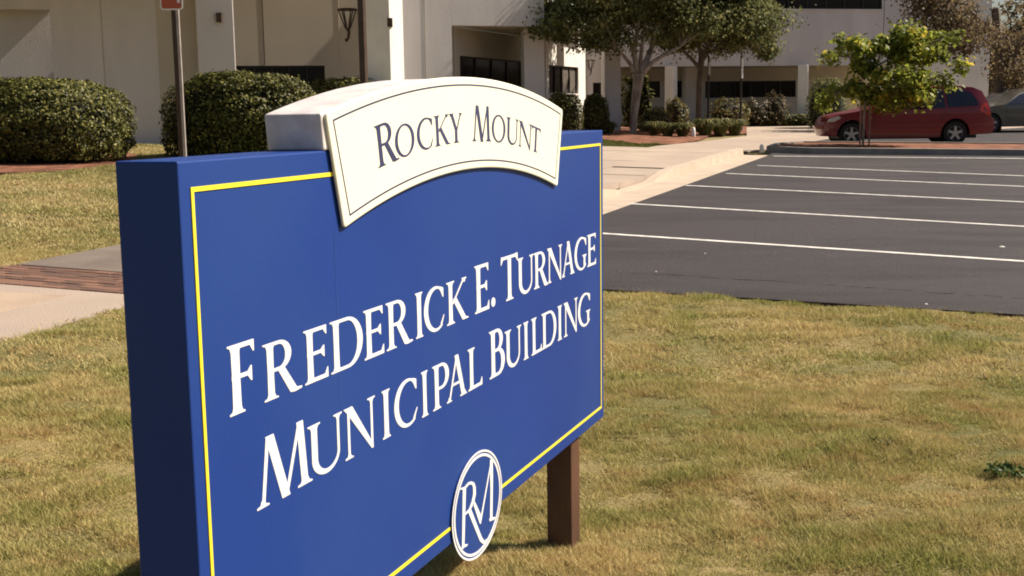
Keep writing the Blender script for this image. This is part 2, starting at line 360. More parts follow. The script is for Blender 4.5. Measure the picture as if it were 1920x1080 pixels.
# ------------------------------------------------------------------ the sign
S0 = Vector((-0.64045, 2.35, 1.77 - 0.08965)); SW, SH, SD = 2.857, 1.204, 0.147
BASE = gz(0, 4)
sign = empty('entrance_sign', (0, 0, 0), label='large blue sign reading Frederick E. Turnage Municipal Building on brown posts in the lawn', cat='sign')
def SP(s, v, o=0.0):                                  # sign plane: s along the face, v up from the top edge, o towards the viewer
    return S0 + D1 * s + Vector((0, 0, v)) + D2 * o
def sbox(s0, s1, v0, v1, o0, o1, mb=None):
    mb = mb or MB(); return mb.box((s0, v0, o0), (s1, v1, o1), T=lambda p: SP(p.x, p.y, p.z))
def fixn(o):
    import bmesh
    bm = bmesh.new(); bm.from_mesh(o.data); bmesh.ops.recalc_face_normals(bm, faces=bm.faces); bm.to_mesh(o.data); bm.free(); return o
fixn(sbox(0, SW, -SH, 0, -SD, 0).build('panel', m_blue, sign, bevel=.004))
def fs(px, py, off=0.0):            # pixel -> coordinate along the sign face
    d = ray(px, py); Q = S0 + D2*off - CAM; t = Q.dot(D2) / d.dot(D2); return (d*t - Q).dot(D1)
sP = fs(1072, 1000, -.022); sQ = fs(1087.5, 1000, -.022)
for s in (SW - sQ, sP):
    q = SP(s, 0, 0); zb = gz(q.x, q.y) - .3 - S0.z
    fixn(sbox(s, s + sQ - sP, zb, -SH + .02, -.022 - .104, -.022).build('post', m_post, sign, bevel=.004))
def extr(polys, o0, o1, fmap=None):
    """union of 2-D polygons, raised from o0 to o1 in front of the sign face"""
    vs, fs = [], []
    for p in polys:
        p = [Vector(q) for q in p]
        ar = sum(p[i-1].x*p[i].y - p[i].x*p[i-1].y for i in range(len(p)))
        if abs(ar) < 1e-9: continue
        if ar < 0: p = p[::-1]
        fs.append(list(range(len(vs), len(vs)+len(p)))); vs += p
    r = delaunay_2d_cdt(vs, [], fs, 0, 1e-5)
    V, Fc, of = r[0], r[2], r[5]
    T = [tuple(f) for f, o in zip(Fc, of) if len(o)]
    n = len(V); ed = {}
    for f in T:
        for i in range(3): ed[(f[i], f[(i+1) % 3])] = 1
    g = fmap or (lambda p: (p.x, p.y))
    A = [SP(*g(p), o1) for p in V] + [SP(*g(p), o0) for p in V]
    b = MB(); b.add(A, T + [(i+n, j+n, j, i) for (i, j) in ed if (j, i) not in ed]); return b
# glyph shapes: old-style roman capitals
def glyph(ch, w, h, t):
    tn, tv, se, hs = t*.42, h*.062, min(t*.55, w*.12), h*.03
    P = []
    def rect(x0, y0, x1, y1): P.append([(x0, y0), (x1, y0), (x1, y1), (x0, y1)])
    def serb(x0, x1, y=0, k=1, e=None):
        e = se if e is None else e
        P.append([(x0-e, y), (x1+e, y), (x1+e, y+k*hs*.8), (x1+e*.3, y+k*hs*1.4), (x1, y+k*hs*3.4), (x0, y+k*hs*3.4), (x0-e*.3, y+k*hs*1.4), (x0-e, y+k*hs*.8)])
    def stem(x0, x1, bot=1, top=1):
        m = (x0+x1)/2; q = (x1-x0)*.46
        P.append([(x0, 0), (x1, 0), (m+q, h/2), (x1, h), (x0, h), (m-q, h/2)])
        if bot: serb(x0, x1)
        if top: serb(x0, x1, h, -1)
    def bar(xa, ya, xb, yb, th): P.append([(xa, ya), (xa+th, ya), (xb+th, yb), (xb, yb)])
    def ring(x0, x1, y0, y1, a0, a1, tl, tr, tb=None, n=28):
        tb = tb or tv; cx, cy, rx, ry = (x0+x1)/2, (y0+y1)/2, (x1-x0)/2, (y1-y0)/2
        ci, ri, rj = cx+(tl-tr)/2, rx-(tl+tr)/2, ry-tb
        for i in range(n):
            u, v = [math.radians(a0+(a1-a0)*k/n) for k in (i, i+1)]
            P.append([(cx+rx*math.cos(u), cy+ry*math.sin(u)), (cx+rx*math.cos(v), cy+ry*math.sin(v)), (ci+ri*math.cos(v), cy+rj*math.sin(v)), (ci+ri*math.cos(u), cy+rj*math.sin(u))])
    def halfbowl(xs, x1, y0, y1, tr, n=20):
        cy, ry = (y0+y1)/2, (y1-y0)/2; xc = xs + (x1-xs)*.42
        rect(xs, y0, xc, y0+tv); rect(xs, y1-tv, xc, y1)
        rx = x1-xc; ri = rx-tr; rj = ry-tv
        for i in range(n):
            u, v = [math.radians(-90+180*k/n) for k in (i, i+1)]
            P.append([(xc+rx*math.cos(u), cy+ry*math.sin(u)), (xc+rx*math.cos(v), cy+ry*math.sin(v)), (xc+ri*math.cos(v), cy+rj*math.sin(v)), (xc+ri*math.cos(u), cy+rj*math.sin(u))])
    def beak(x, y, k, L=.17):           # hanging serif at the end of an arm
        P.append([(x, y), (x, y+k*h*L), (x-tn*.35, y+k*h*L), (x-w*.16, y+k*tv), (x-w*.16, y)])
    s0 = se
    if ch in 'FEL':
        stem(s0, s0+t, 1, 1)
        if ch in 'FE':
            rect(s0, h-tv*1.1, w*.96, h); beak(w*.97, h, -1)
            rect(s0, h*.50, w*.80, h*.50+tv); beak(w*.86, h*.50+tv, -1, .15); beak(w*.86, h*.50, 1, .13)
        if ch in 'EL': rect(s0, 0, w*.93, tv*1.2); beak(w, 0, 1, .19)
    elif ch == 'I': stem(w/2-t/2, w/2+t/2)
    elif ch == 'D': stem(s0, s0+t); halfbowl(s0+t*.5, w, 0, h, t*1.05)
    elif ch in 'RPB':
        stem(s0, s0+t)
        if ch == 'R':
            halfbowl(s0+t*.5, w*.74, h*.47, h, t*.95)
            P.append([(w*.36, h*.50), (w*.36+t*1.0, h*.52), (w*.86, h*.05), (w*1.0, h*.035), (w*1.0, 0), (w*.80, -h*.02), (w*.68, 0)])
        if ch == 'P': halfbowl(s0+t*.5, w, h*.42, h, t*.95)
        if ch == 'B': halfbowl(s0+t*.5, w*.88, h*.52, h, t*.9); halfbowl(s0+t*.5, w, 0, h*.52+tv, t)
    elif ch == 'O': ring(0, w, -h*.015, h*1.015, 0, 360, t*.95, t*.95)
    elif ch in 'CG':
        ring(0, w*1.12, -h*.015, h*1.015, 62, 305 if ch == 'C' else 312, t, tn, tv)
        P.append([(w*.80, h*.98), (w*.95, h*.93), (w*.95, h*.72), (w*.91, h*.72), (w*.82, h*.86), (w*.74, h*.93)])
        if ch == 'C': P.append([(w*.86, h*.10), (w*.98, h*.30), (w*.95, h*.31), (w*.78, h*.11)])
        if ch == 'G': rect(w*.86-t*.75, h*.07, w*.86+t*.1, h*.44); serb(w*.86-t*.75, w*.86+t*.1, h*.44, -1)
    elif ch == 'N':
        a = s0+tn*.2; rect(a, 0, a+tn, h*.97); serb(a, a+tn); bb = w-s0-tn
        rect(bb, 0, bb+tn, h); serb(bb, bb+tn, h, -1)
        P.append([(0, h), (a+t*1.0, h), (bb+tn, h*.04), (bb+tn, -h*.03), (bb+tn*.2, -h*.03), (a, h*.90)])
    elif ch == 'M':
        l, r = w*.10, w*.90
        bar(l-tn*.3, 0, w*.20, h, tn); serb(l-tn*.3, l+tn*.7)
        bar(w*.5-t*.45, -h*.02, w*.19, h, t*1.05); bar(w*.5-tn*.3, -h*.02, w*.77-tn*.2, h, tn)
        bar(r-t*.75, 0, w*.77-t*.25, h, t*.9); serb(r-t*.75, r+t*.15)
    elif ch == 'A':
        bar(w*.10, 0, w*.5-tn*.4, h, tn); serb(w*.10, w*.10+tn, e=se*.8)
        bar(w*.90-t, 0, w*.5-t*.5, h*1.02, t); serb(w*.90-t, w*.90, e=se*.8); rect(w*.28, h*.33, w*.72, h*.33+tv*.9)
    elif ch == 'U':
        y = h*.34; P.append([(s0, y), (s0+t, y), (s0+t, h), (s0, h)]); serb(s0, s0+t, h, -1)
        rect(w-s0-tn, y, w-s0, h); serb(w-s0-tn, w-s0, h, -1)
        ring(s0, w-s0, -h*.015, 2*y, 180, 360, t, tn, tv*1.3)
    elif ch == 'K':
        stem(s0, s0+t)
        bar(s0+t*.8, h*.46, w*.78, h, tn); serb(w*.78, w*.78+tn, h, -1, se*.8)
        P.append([(s0+t*1.1, h*.56), (s0+t*2.0, h*.60), (w*.88, h*.05), (w, h*.03), (w, 0), (w*.72, 0)])
    elif ch == 'T':
        stem(w/2-t/2, w/2+t/2, 1, 0); rect(w*.04, h-tv*1.1, w*.96, h)
        P.append([(0, h-h*.17), (tn*.35, h-h*.17), (w*.14, h-tv), (w*.14, h), (w*.02, h*1.01)]); beak(w, h*1.01, -1)
    elif ch == 'Y':
        rect(w/2-t/2, 0, w/2+t/2, h*.45); serb(w/2-t/2, w/2+t/2)
        P.append([(w/2-t/2, h*.44), (w/2+t/2, h*.44), (w*.16+t*.6, h), (w*.16-t*.4, h)]); serb(w*.16-t*.4, w*.16+t*.6, h, -1, se*.7)
        bar(w/2+t*.1, h*.42, w*.86-tn*.5, h, tn); serb(w*.86-tn*.5, w*.86+tn*.5, h, -1, se*.8)
    elif ch == '.':
        P.append([(w/2+w/2*math.cos(a), t*.55+t*.55*math.sin(a)) for a in [2*math.pi*k/14 for k in range(14)]])
    return P
def fs(px, py, off=0.0):            # pixel -> coordinate along the sign face
    d = ray(px, py); Q = S0 + D2*off - CAM; t = Q.dot(D2) / d.dot(D2); return (d*t - Q).dot(D1)
def fv(px, py, off=0.0):
    d = ray(px, py); Q = S0 + D2*off - CAM; t = Q.dot(D2) / d.dot(D2); q = d*t - Q; return q.dot(D1), q.z
def base1(x): return 780.6 + (497.8-780.6)*(x-436.7)/(1101.3-436.7)
def base2(x): return 958.9 + (631-958.9)*(x-483.3)/(1058-483.3)
L1 = [('F', 431, 482, 1), ('R', 496, 566, 0), ('E', 572, 615.5, 0), ('D', 621, 681, 0), ('E', 683.5, 720, 0), ('R', 725, 773.5, 0), ('I', 775, 798, 0), ('C', 795.5, 834, 0), ('K', 838, 878, 0),
      ('E', 890.5, 917, 1), ('.', 920.8, 928.5, 0), ('T', 939.5, 971, 1), ('U', 970, 1000.5, 0), ('R', 1001, 1029, 0), ('N', 1026, 1054, 0), ('A', 1052.5, 1077.5, 0), ('G', 1077, 1100, 0), ('E', 1101, 1117, 0)]
L2 = [('M', 481, 586, 1), ('U', 580, 643.5, 0), ('N', 647, 705, 0), ('I', 712.5, 737.5, 0), ('C', 740, 784, 0), ('I', 787, 807, 0), ('P', 812, 842.5, 0), ('A', 837, 876, 0), ('L', 878, 904, 0),
      ('B', 918, 946.5, 1), ('U', 947, 977.7, 0), ('I', 978.5, 994, 0), ('L', 996.5, 1015.5, 0), ('D', 1015.7, 1043, 0), ('I', 1043, 1056, 0), ('N', 1057, 1083, 0), ('G', 1083.5, 1107, 0)]
for LL, bf, v0, H, h in ((L1, base1, -.538, .149, .127), (L2, base2, -.769, .154, .130)):
    for ch, xa, xb, big in LL:
        sa, sb = fs(xa, bf(xa)), fs(xb, bf(xb)); hh = H if big else h
        tt = .0325 if big else .0275
        G = glyph(ch, sb - sa, hh, min(tt, (sb-sa)*.34 if ch != '.' else .03))
        extr([[(x+sa, y+v0) for x, y in p] for p in G], -.001, .0010).build('letter', m_letter, sign)
m_seam = mat('worn_blue', (.04, .085, .30), (.02, .06, .26), 9, .5)
fixn(sbox(.6005, .6022, -.62, -.19, -.001, .0006).build('seam', m_seam, sign))
# yellow border lines
Y0, X0, YB = .0522, .037, .0465; lw = .0095
for s0, s1, v0, v1 in ((X0, SW-X0, -Y0-lw, -Y0), (X0, SW-X0, -SH+YB, -SH+YB+lw), (X0, X0+lw, -SH+YB+lw, -Y0-lw), (SW-X0-lw, SW-X0, -SH+YB+lw, -Y0-lw)):
    fixn(sbox(s0, s1, v0, v1, -.001, .0022).build('border_line', m_yellow, sign))
# arched tablet
def arcpts(xc, R, apex, xa, xb, n): return [(x, apex - R + math.sqrt(R*R - (x-xc)**2)) for x in [xa + (xb-xa)*i/n for i in range(n+1)]]
XC = 1.405
XT = (fs(611.2, 212.5, .012) + fs(1055.8, 206.2, .012))/2; VT = fv(880, 145, .016)[1] + .001; VU = fv(880, 318, .016)[1] + .001
def tab_outline(m_=0.0):
    top = arcpts(XT, 3.84, VT - m_, fs(611.2, 212.5, .012) + m_*1.45, fs(1055.8, 206.2, .012) - m_*1.45, 40)
    bot = arcpts(XT, 3.15, VU + m_, fs(1046, 345.9, .012) - m_*1.3, fs(646.1, 424.3, .012) + m_*1.3, 40)
    return top, bot
def rounded(top, bot, r):
    P = top + bot; n = len(P); out = []
    corners = {0, len(top)-1, len(top), n-1}
    for i, p in enumerate(P):
        if i in corners and r > 0:
            a, q = Vector(P[i-1]), Vector(P[(i+1) % n]); p = Vector(p)
            a = p + (a-p).normalized()*r; q = p + (q-p).normalized()*r
            for k in range(5):
                t = k/4; out.append(tuple(a*(1-t)**2 + p*2*t*(1-t) + q*t*t))
        else: out.append(tuple(p))
    return out
tablet = empty('tablet', (0, 0, 0)); tablet.parent = sign
top, bot = tab_outline(); OUT = rounded(top, bot, .014)
def extrude_outline(poly, o0, o1, name, mt, par, bev):
    n = len(poly); b = MB(); b.add([SP(x, y, o0) for x, y in poly] + [SP(x, y, o1) for x, y in poly],
        [tuple(range(n)), tuple(range(n, 2*n))[::-1]] + [(i, n+i, n+(i+1) % n, (i+1) % n) for i in range(n)])
    return fixn(b.build(name, mt, par, bevel=bev))
extrude_outline(OUT, .003, .012, 'face_plate', m_cream, tablet, .004)
# saddle behind the plate: sits over the panel top
tb = arcpts(XC, 3.84, .182, .552, 2.262, 40); sad = tb + [(2.255, .0005), (.562, .0005)]
extrude_outline(sad, -SD - .004, .0028, 'saddle', m_grime, tablet, .005)
# thin navy line on the plate
def ringstrip(P, wd, o0, o1, name, mt, par):
    n = len(P); b = MB(); polys = []
    c = Vector((XC, .03))
    inner = []
    for i in range(n):
        a, p, q = Vector(P[i-1]), Vector(P[i]), Vector(P[(i+1) % n])
        n1 = Vector((-(p-a).y, (p-a).x)).normalized(); n2 = Vector((-(q-p).y, (q-p).x)).normalized(); m_ = (n1+n2); m_ /= max(.3, m_.dot(n1)); 
        inner.append(p - m_*wd)
    A = [SP(*P[i], o1) for i in range(n)] + [SP(p.x, p.y, o1) for p in inner] + [SP(*P[i], o0) for i in range(n)] + [SP(p.x, p.y, o0) for p in inner]
    fsx = []
    for i in range(n):
        j = (i+1) % n; fsx += [(i, j, n+j, n+i), (i, 2*n+i, 2*n+j, j), (n+i, n+j, 3*n+j, 3*n+i)]
    b.add(A, fsx); return fixn(b.build(name, mt, par))
t2, b2 = tab_outline(.021); ringstrip(t2 + b2, .0045, .0115, .0127, 'trim_line', m_navy, tablet)
RB, VB = 3.4, -.004
def arcmap(p):
    a = (p.x - XC) / RB; return (XC + (RB + p.y)*math.sin(a), VB - RB + (RB + p.y)*math.cos(a))
def bs(x):
    ks = [(703, 316), (763, 297.6), (802, 285), (820, 279.3), (860, 270), (888, 265.7), (922, 264), (937, 266), (1004, 282), (1016, 285)]
    return float(np.interp(x, [k[0] for k in ks], [k[1] for k in ks]))
for ch, xa, xb, big in (('R', 711, 751, 1), ('O', 745.5, 781.3, 0), ('C', 786, 816.5, 0), ('K', 818.5, 847, 0), ('Y', 846, 870, 0), ('M', 887.5, 923, 1), ('O', 924, 949.3, 0), ('U', 951, 973, 0), ('N', 974, 998, 0), ('T', 997.5, 1014, 0)):
    sa, sb = fs(xa, bs(xa), .016), fs(xb, bs(xb), .016)
    G = glyph(ch, sb-sa, .108 if big else .086, .021 if big else .018)
    extr([[(x+sa, y) for x, y in p] for p in G], .0112, .0127, fmap=arcmap).build('letter', m_navy, tablet)
b = MB()
q = fv(508, 279, -.1)
for k in range(9):
    s, o = .56, -.13 + .013*k
    b.add([SP(.5535, .006 + random.uniform(0, .01), o), SP(.5535, .004, o + .012), SP(.5535, .012 + random.uniform(0, .008), o + .012)], [(0, 1, 2)])
# emblem
emb = empty('emblem', (0, 0, 0)); emb.parent = sign
EC = (1.447, -1.143); ER = (.206, .170)
def ell(k, n=56): return [(EC[0]+ER[0]*k*math.cos(a), EC[1]+ER[1]*k*math.sin(a)) for a in [2*math.pi*i/n for i in range(n)]]
extrude_outline(ell(1.0), .001, .006, 'disc', m_blue, emb, 0)
def ering(k0, k1, name):
    n = 56; a, c = ell(k0, n), ell(k1, n); b = MB()
    A = [SP(*p, .0072) for p in a] + [SP(*p, .0072) for p in c] + [SP(*p, .0055) for p in a] + [SP(*p, .0055) for p in c]; f = []
    for i in range(n):
        j = (i+1) % n; f += [(i, j, n+j, n+i), (i, 2*n+i, 2*n+j, j), (n+i, n+j, 3*n+j, 3*n+i)]
    b.add(A, f); return fixn(b.build(name, m_letter, emb))
ering(1.0, .962, 'ring'); ering(.932, .882, 'ring')
def E_(x, y): return fv(820 + x/4.156, 820 + y/4.156, .009)
mono = [[E_(*p) for p in q] for q in (
    [(203, 395), (228, 385), (216, 840), (197, 845)],                                   # R stem
    [(192, 868), (200, 838), (215, 835), (243, 832), (236, 848), (210, 862), (196, 885)],  # foot
    [(182, 398), (182, 408), (205, 408), (228, 392), (228, 380), (205, 392)],
    [(225, 378), (250, 350), (270, 344), (270, 366), (250, 370), (227, 398)],
    [(270, 344), (292, 352), (303, 385), (283, 392), (276, 370), (262, 367)],
    [(303, 385), (305, 440), (292, 505), (272, 500), (284, 440), (283, 390)],
    [(292, 505), (262, 570), (222, 608), (222, 594), (252, 560), (274, 498)],
    [(247, 588), (268, 560), (350, 775), (372, 808), (400, 785), (396, 800), (362, 832), (338, 812)],  # leg
    [(288, 532), (296, 498), (345, 605), (352, 610), (343, 672), (336, 675)],            # M first diagonal
    [(336, 655), (343, 676), (350, 640), (425, 205), (420, 190)],                       # thin stroke
    [(416, 178), (436, 165), (438, 300), (434, 620), (415, 655), (418, 400), (414, 230)],   # M stem
    [(410, 636), (412, 656), (450, 640), (458, 622), (434, 622)])]
extr(mono, .0055, .0072).build('monogram', m_letter, emb)

# ------------------------------------------------------------------ building
bld = empty('municipal_building', (0, 0, 0), label='pale stucco municipal building with square columns and dark ribbon windows beyond the lawn', cat='building')
def seg_pt(A, B, px):                                    # point of plan segment A-B seen at image column px
    k = (px - CX) / F_PX * math.cos(PITCH)
    d = ray(px, 200); k = d.x
    t = (k*A.y - A.x) / ((B.x - A.x) - k*(B.y - A.y)); return A + (B - A)*t, t
def wallseg(name, A, B, z0, z1, th=.3, m=None, openings=(), mull=(), par=None, curt=None):
    """wall from plan point A to B (thickness away from the viewer), with window openings given as (pxa, pxb, ytop, ybot)"""
    m = m or m_stucco; par = par or bld
    d = (B - A); L = d.length; d = d.normalized(); nb = Vector((-d.y, d.x))
    if nb.y < 0: nb = -nb
    def T(p): q = A + d*p.x + nb*p.y; return Vector((q.x, q.y, p.z))
    ops = []
    for o in openings:
        pa, ta = seg_pt(A, B, o[0]); pb, tb_ = seg_pt(A, B, o[1]); pm = (pa+pb)/2; pxm = (o[0]+o[1])/2
        ops.append((max(0, ta)*L, min(1, tb_)*L, zpx(o[3], pxm, pm.y), zpx(o[2], pxm, pm.y), o[4] if len(o) > 4 else 4))
    ops.sort(); x = 0; b = MB()
    for (xa, xb, za, zb, nm) in ops:
        if xa > x + .01: b.box((x, 0, z0), (xa, th, z1), T=T)
        if za > z0: b.box((xa, 0, z0), (xb, th, za), T=T)
        if zb < z1: b.box((xa, 0, zb), (xb, th, z1), T=T)
        x = xb
    if x < L - .01: b.box((x, 0, z0), (L, th, z1), T=T)
    wl = fixn(b.build(name, m, par))
    for (xa, xb, za, zb, nm) in ops:
        fr = MB(); w_ = .05
        fr.box((xa, .06, za), (xb, .16, za+w_), T=T); fr.box((xa, .06, zb-w_), (xb, .16, zb), T=T)
        for k in range(nm+1):
            xx = xa + (xb-xa-w_)*k/nm; fr.box((xx, .06, za+w_), (xx+w_, .16, zb-w_), T=T)
        fo = fixn(fr.build('window', m_frame, par))
        for k in range(nm):
            xx = xa + (xb-xa-w_)*k/nm + w_; x2 = xa + (xb-xa-w_)*(k+1)/nm
            fixn(MB().box((xx, .10, za+w_), (x2, .12, zb-w_), T=T).build('pane', m_curtain if (curt and k in curt) else m_glass, fo))
        fixn(MB().box((xa-.05, -.05, za-.06), (xb+.05, .055, za-.002), T=T).build('sill', m_stucco, fo))
        fixn(MB().box((xa-.1, th+.5, za-.1), (xb+.1, th+.55, zb+.1), T=T).build('dark_backing', m_frame, fo))  # dark sheet behind the panes
    return wl
def PL(px, Y): return Vector((X(px, Y), Y))
def column(pxa, pxb, Y, z1, rot=-.3656, depth=None, name='column', m=None, px_side=None):
    A = PL(pxa, Y); wdt = (pxb - pxa) / F_PX * Y / math.cos(abs(rot)) 
    d = Vector((math.cos(rot), math.sin(rot))); nb = Vector((-d.y, d.x)); dp = depth or wdt
    z0 = gz(A.x, A.y) - .1
    def T(p): q = A + d*p.x + nb*p.y; return Vector((q.x, q.y, p.z))
    return fixn(MB().box((0, 0, z0), (wdt, dp, z1), T=T).build(name, m or m_stucco, bld, bevel=.02))
R_ = math.radians
def line_from(px, Y, phi):                # facade line through image column px at depth Y
    p = PL(px, Y); d = Vector((math.cos(phi), math.sin(phi)))
    return lambda px2: seg_pt(p, p + d, px2)[0]
TOP = 10.5
# left wing
l1 = line_from(280, 32.6, R_(19)); zt = 11
A, B = l1(105), l1(314)
wallseg('wall', A, B, .3, TOP)
A0 = l1(-160); zh = zpx(17, 60, l1(60).y)
wallseg('wall', A0, A - (B-A).normalized()*.002, zh, TOP, .9)
off = Vector((-math.sin(R_(19)), math.cos(R_(19)))) * .75
wallseg('wall', A0 + off, A + off, .3, zh, .3)
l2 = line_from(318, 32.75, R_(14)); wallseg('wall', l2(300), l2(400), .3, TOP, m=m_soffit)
# unseen slab added above the view, its depth set to shade the walls
def slab_poly(pts, z0, z1, name, m=None): return fixn(MB().prism([(p.x, p.y) for p in pts], z0, z1).build(name, m or m_stucco, bld))
nf = Vector((math.sin(R_(19)), -math.cos(R_(19))))
slab_poly([A0 + nf*3.6, B + nf*3.6, B + Vector((1.2, -3.4)), B + Vector((1.2, 0)), A0], 5.6, 6.3, 'shade_slab')
# centre-left wall with a window behind the hedge and a lantern
l3 = line_from(500, 37.0, R_(20))
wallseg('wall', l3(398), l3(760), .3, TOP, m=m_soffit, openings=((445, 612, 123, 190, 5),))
q1, q2 = PL(372, 32.3), PL(756, 35.3); slab_poly([q1, q2, q2 + Vector((.4, 1.9)), l3(398) - Vector((0, .02))], 5.9, 6.6, 'shade_slab')  # second unseen slab, added to darken the centre-left wall
column(376, 441, 32.4, TOP, rot=.26, depth=1.0)
column(691, 736, 35.4, TOP, rot=-.42, depth=.80, m=m_white)  # whiter than the walls, so brightness of the sunlit side is in the colour
# wall flush with the upper floor, then the deep recess
l4 = line_from(800, 36.8, R_(21))
A, B = l4(748), l4(850); wallseg('wall', A, B, .3, TOP, .5)
zh = zpx(48, 900, l4(900).y)
wallseg('wall', B + (B-A).normalized()*.002, l4(1022), zh, TOP, .5)
C1 = B + Vector((.05, .55)); d1v = Vector((D1.x, D1.y))
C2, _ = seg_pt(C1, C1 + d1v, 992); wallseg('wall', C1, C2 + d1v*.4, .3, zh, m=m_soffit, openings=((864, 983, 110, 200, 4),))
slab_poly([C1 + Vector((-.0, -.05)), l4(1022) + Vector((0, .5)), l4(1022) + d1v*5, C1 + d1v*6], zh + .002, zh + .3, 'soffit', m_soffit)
column(984, 1022, 38.6, zh + .01, rot=R_(10), depth=.6)
E1 = PL(1024, 39.6); E2, _ = seg_pt(E1, E1 + d1v, 1098)
wallseg('wall', E1, E2, .3, TOP, .3, m=m_white, openings=((1030, 1085, 124, 175, 4),), curt=(2, 3))
l5 = line_from(1100, E2.y + .1, R_(12)); wallseg('wall', l5(1100.5), l5(1150), .3, TOP, .3, openings=((1112, 1128, 155, 190, 1),))
column(1134, 1164, 41.2, TOP, rot=R_(8), depth=.55)
# right block: upper floor on columns, recessed ribbon window
l6 = line_from(1400, 47.6, R_(13))
zs = zpx(123.5, 1400, l6(1400).y)
A, B = l6(1128), l6(1652)
wallseg('upper_wall', A, B, zs, TOP, .5, openings=((1440, 1649, -60, 17, 6),))
A2, B2 = B + (B-A).normalized()*.03, line_from(1653, l6(1652).y + .02, R_(5))(1725)
wallseg('upper_wall', A2, B2, zs, TOP, .5)
bk = Vector((-math.sin(R_(13)), math.cos(R_(13))))
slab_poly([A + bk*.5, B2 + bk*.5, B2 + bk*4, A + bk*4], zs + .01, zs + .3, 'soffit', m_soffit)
slab_poly([A + bk*.5, B2 + bk*.5, B2 + bk*12, A + bk*12], TOP - .3, TOP, 'roof')
l7 = line_from(1400, 50.4, R_(13)); zw = zpx(184, 1400, l7(1400).y)
wallseg('wall', l7(1150), l7(1520), .3, zw, .3)
zw2 = zpx(150.5, 1400, l7(1400).y)
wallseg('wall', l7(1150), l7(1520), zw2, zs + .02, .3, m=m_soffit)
for a_, b_, nm in ((1200, 1238, 2), (1266, 1286, 1), (1322, 1492, 6)):
    p, q = l7(a_), l7(b_); wallseg('window_bay', p, q, zw + .001, zw2 - .001, .28, openings=((a_+.3, b_-.3, 151.5, 183, nm),))
for a_, b_ in ((1150, 1200), (1238, 1266), (1286, 1322), (1492, 1520)):
    wallseg('wall', l7(a_), l7(b_), zw + .001, zw2 - .001, .27)
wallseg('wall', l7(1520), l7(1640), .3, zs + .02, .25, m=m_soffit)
column(1246, 1262, 46.6, zs + .01, rot=-.36, depth=.62, m=m_white); column(1285, 1308, 48.6, zs + .01, rot=R_(8), depth=.5); column(1495, 1512, 47.6, zs + .01, rot=-.30, depth=.55, m=m_white)  # the white pair is lightened in colour for its sunlit sides
# right end wing, grazed by the sun
l8 = line_from(1760, 49.0, R_(-8)); wallseg('wall', l8(1640), l8(1852), .3, 8.2, .4, m=m_white)
# fittings
for ln_, px, z0_, z1_, fac in ((l3, 500, zpx(122, 500, 37.2), TOP, .02), (l3, 640, zpx(200, 640, 37.5), TOP, .02), (l1, 200, 1.0, TOP, .02), (l6, 1300, zs, TOP, .02), (l6, 1450, zs, zpx(20, 1450, 47.8), .02), (l4, 800, 1.0, TOP, .02)):
    p = ln_(px); fixn(MB().box((p.x-.012, p.y-.006, z0_), (p.x+.012, p.y+.05, z1_)).build('wall_joint', m_bronze if px == 500 else m_soffit, bld))
def lantern(px, py0, py1, Y, rot=0):
    c = at(px, py0, Y); h = c.z - at(px, py1, Y).z; k = h / .95
    b = MB(); b.lathe([(.02*k, .06*k), (.30*k, .03*k), (.33*k, 0), (.30*k, -.03*k)], c, 12)
    o = b.build('wall_lantern', m_bronze, bld)
    for j in range(6):
        a = 2*math.pi*j/6; e = Vector((math.cos(a), math.sin(a), 0))
        MB().tube([c + e*.28*k + Vector((0, 0, -.03*k)), c + e*.07*k + Vector((0, 0, -.60*k))], .022*k, 6).build('bar', m_bronze, o)
    MB().tube([c + Vector((0, 0, -.58*k)), c + Vector((.03, 0, -.72*k)), c + Vector((0, .05, -.88*k)), c + Vector((-.08*k, .2, -.95*k)), c + Vector((-.16*k, .6, -.88*k))], [.07*k, .05*k, .04*k, .05*k, .04*k], 8).build('bracket', m_bronze, o)
lantern(651, 18, 75, 36.6); lantern(1107, 113, 141, 42.3)
for px, py, Y in ((411, 33, 32.5), (731, 42, 35.1)):
    c = at(px, py, Y); fixn(MB().box((c.x-.07, c.y-.06, c.z-.12), (c.x+.07, c.y+.12, c.z+.12)).build('wall_light', m_bronze, bld))

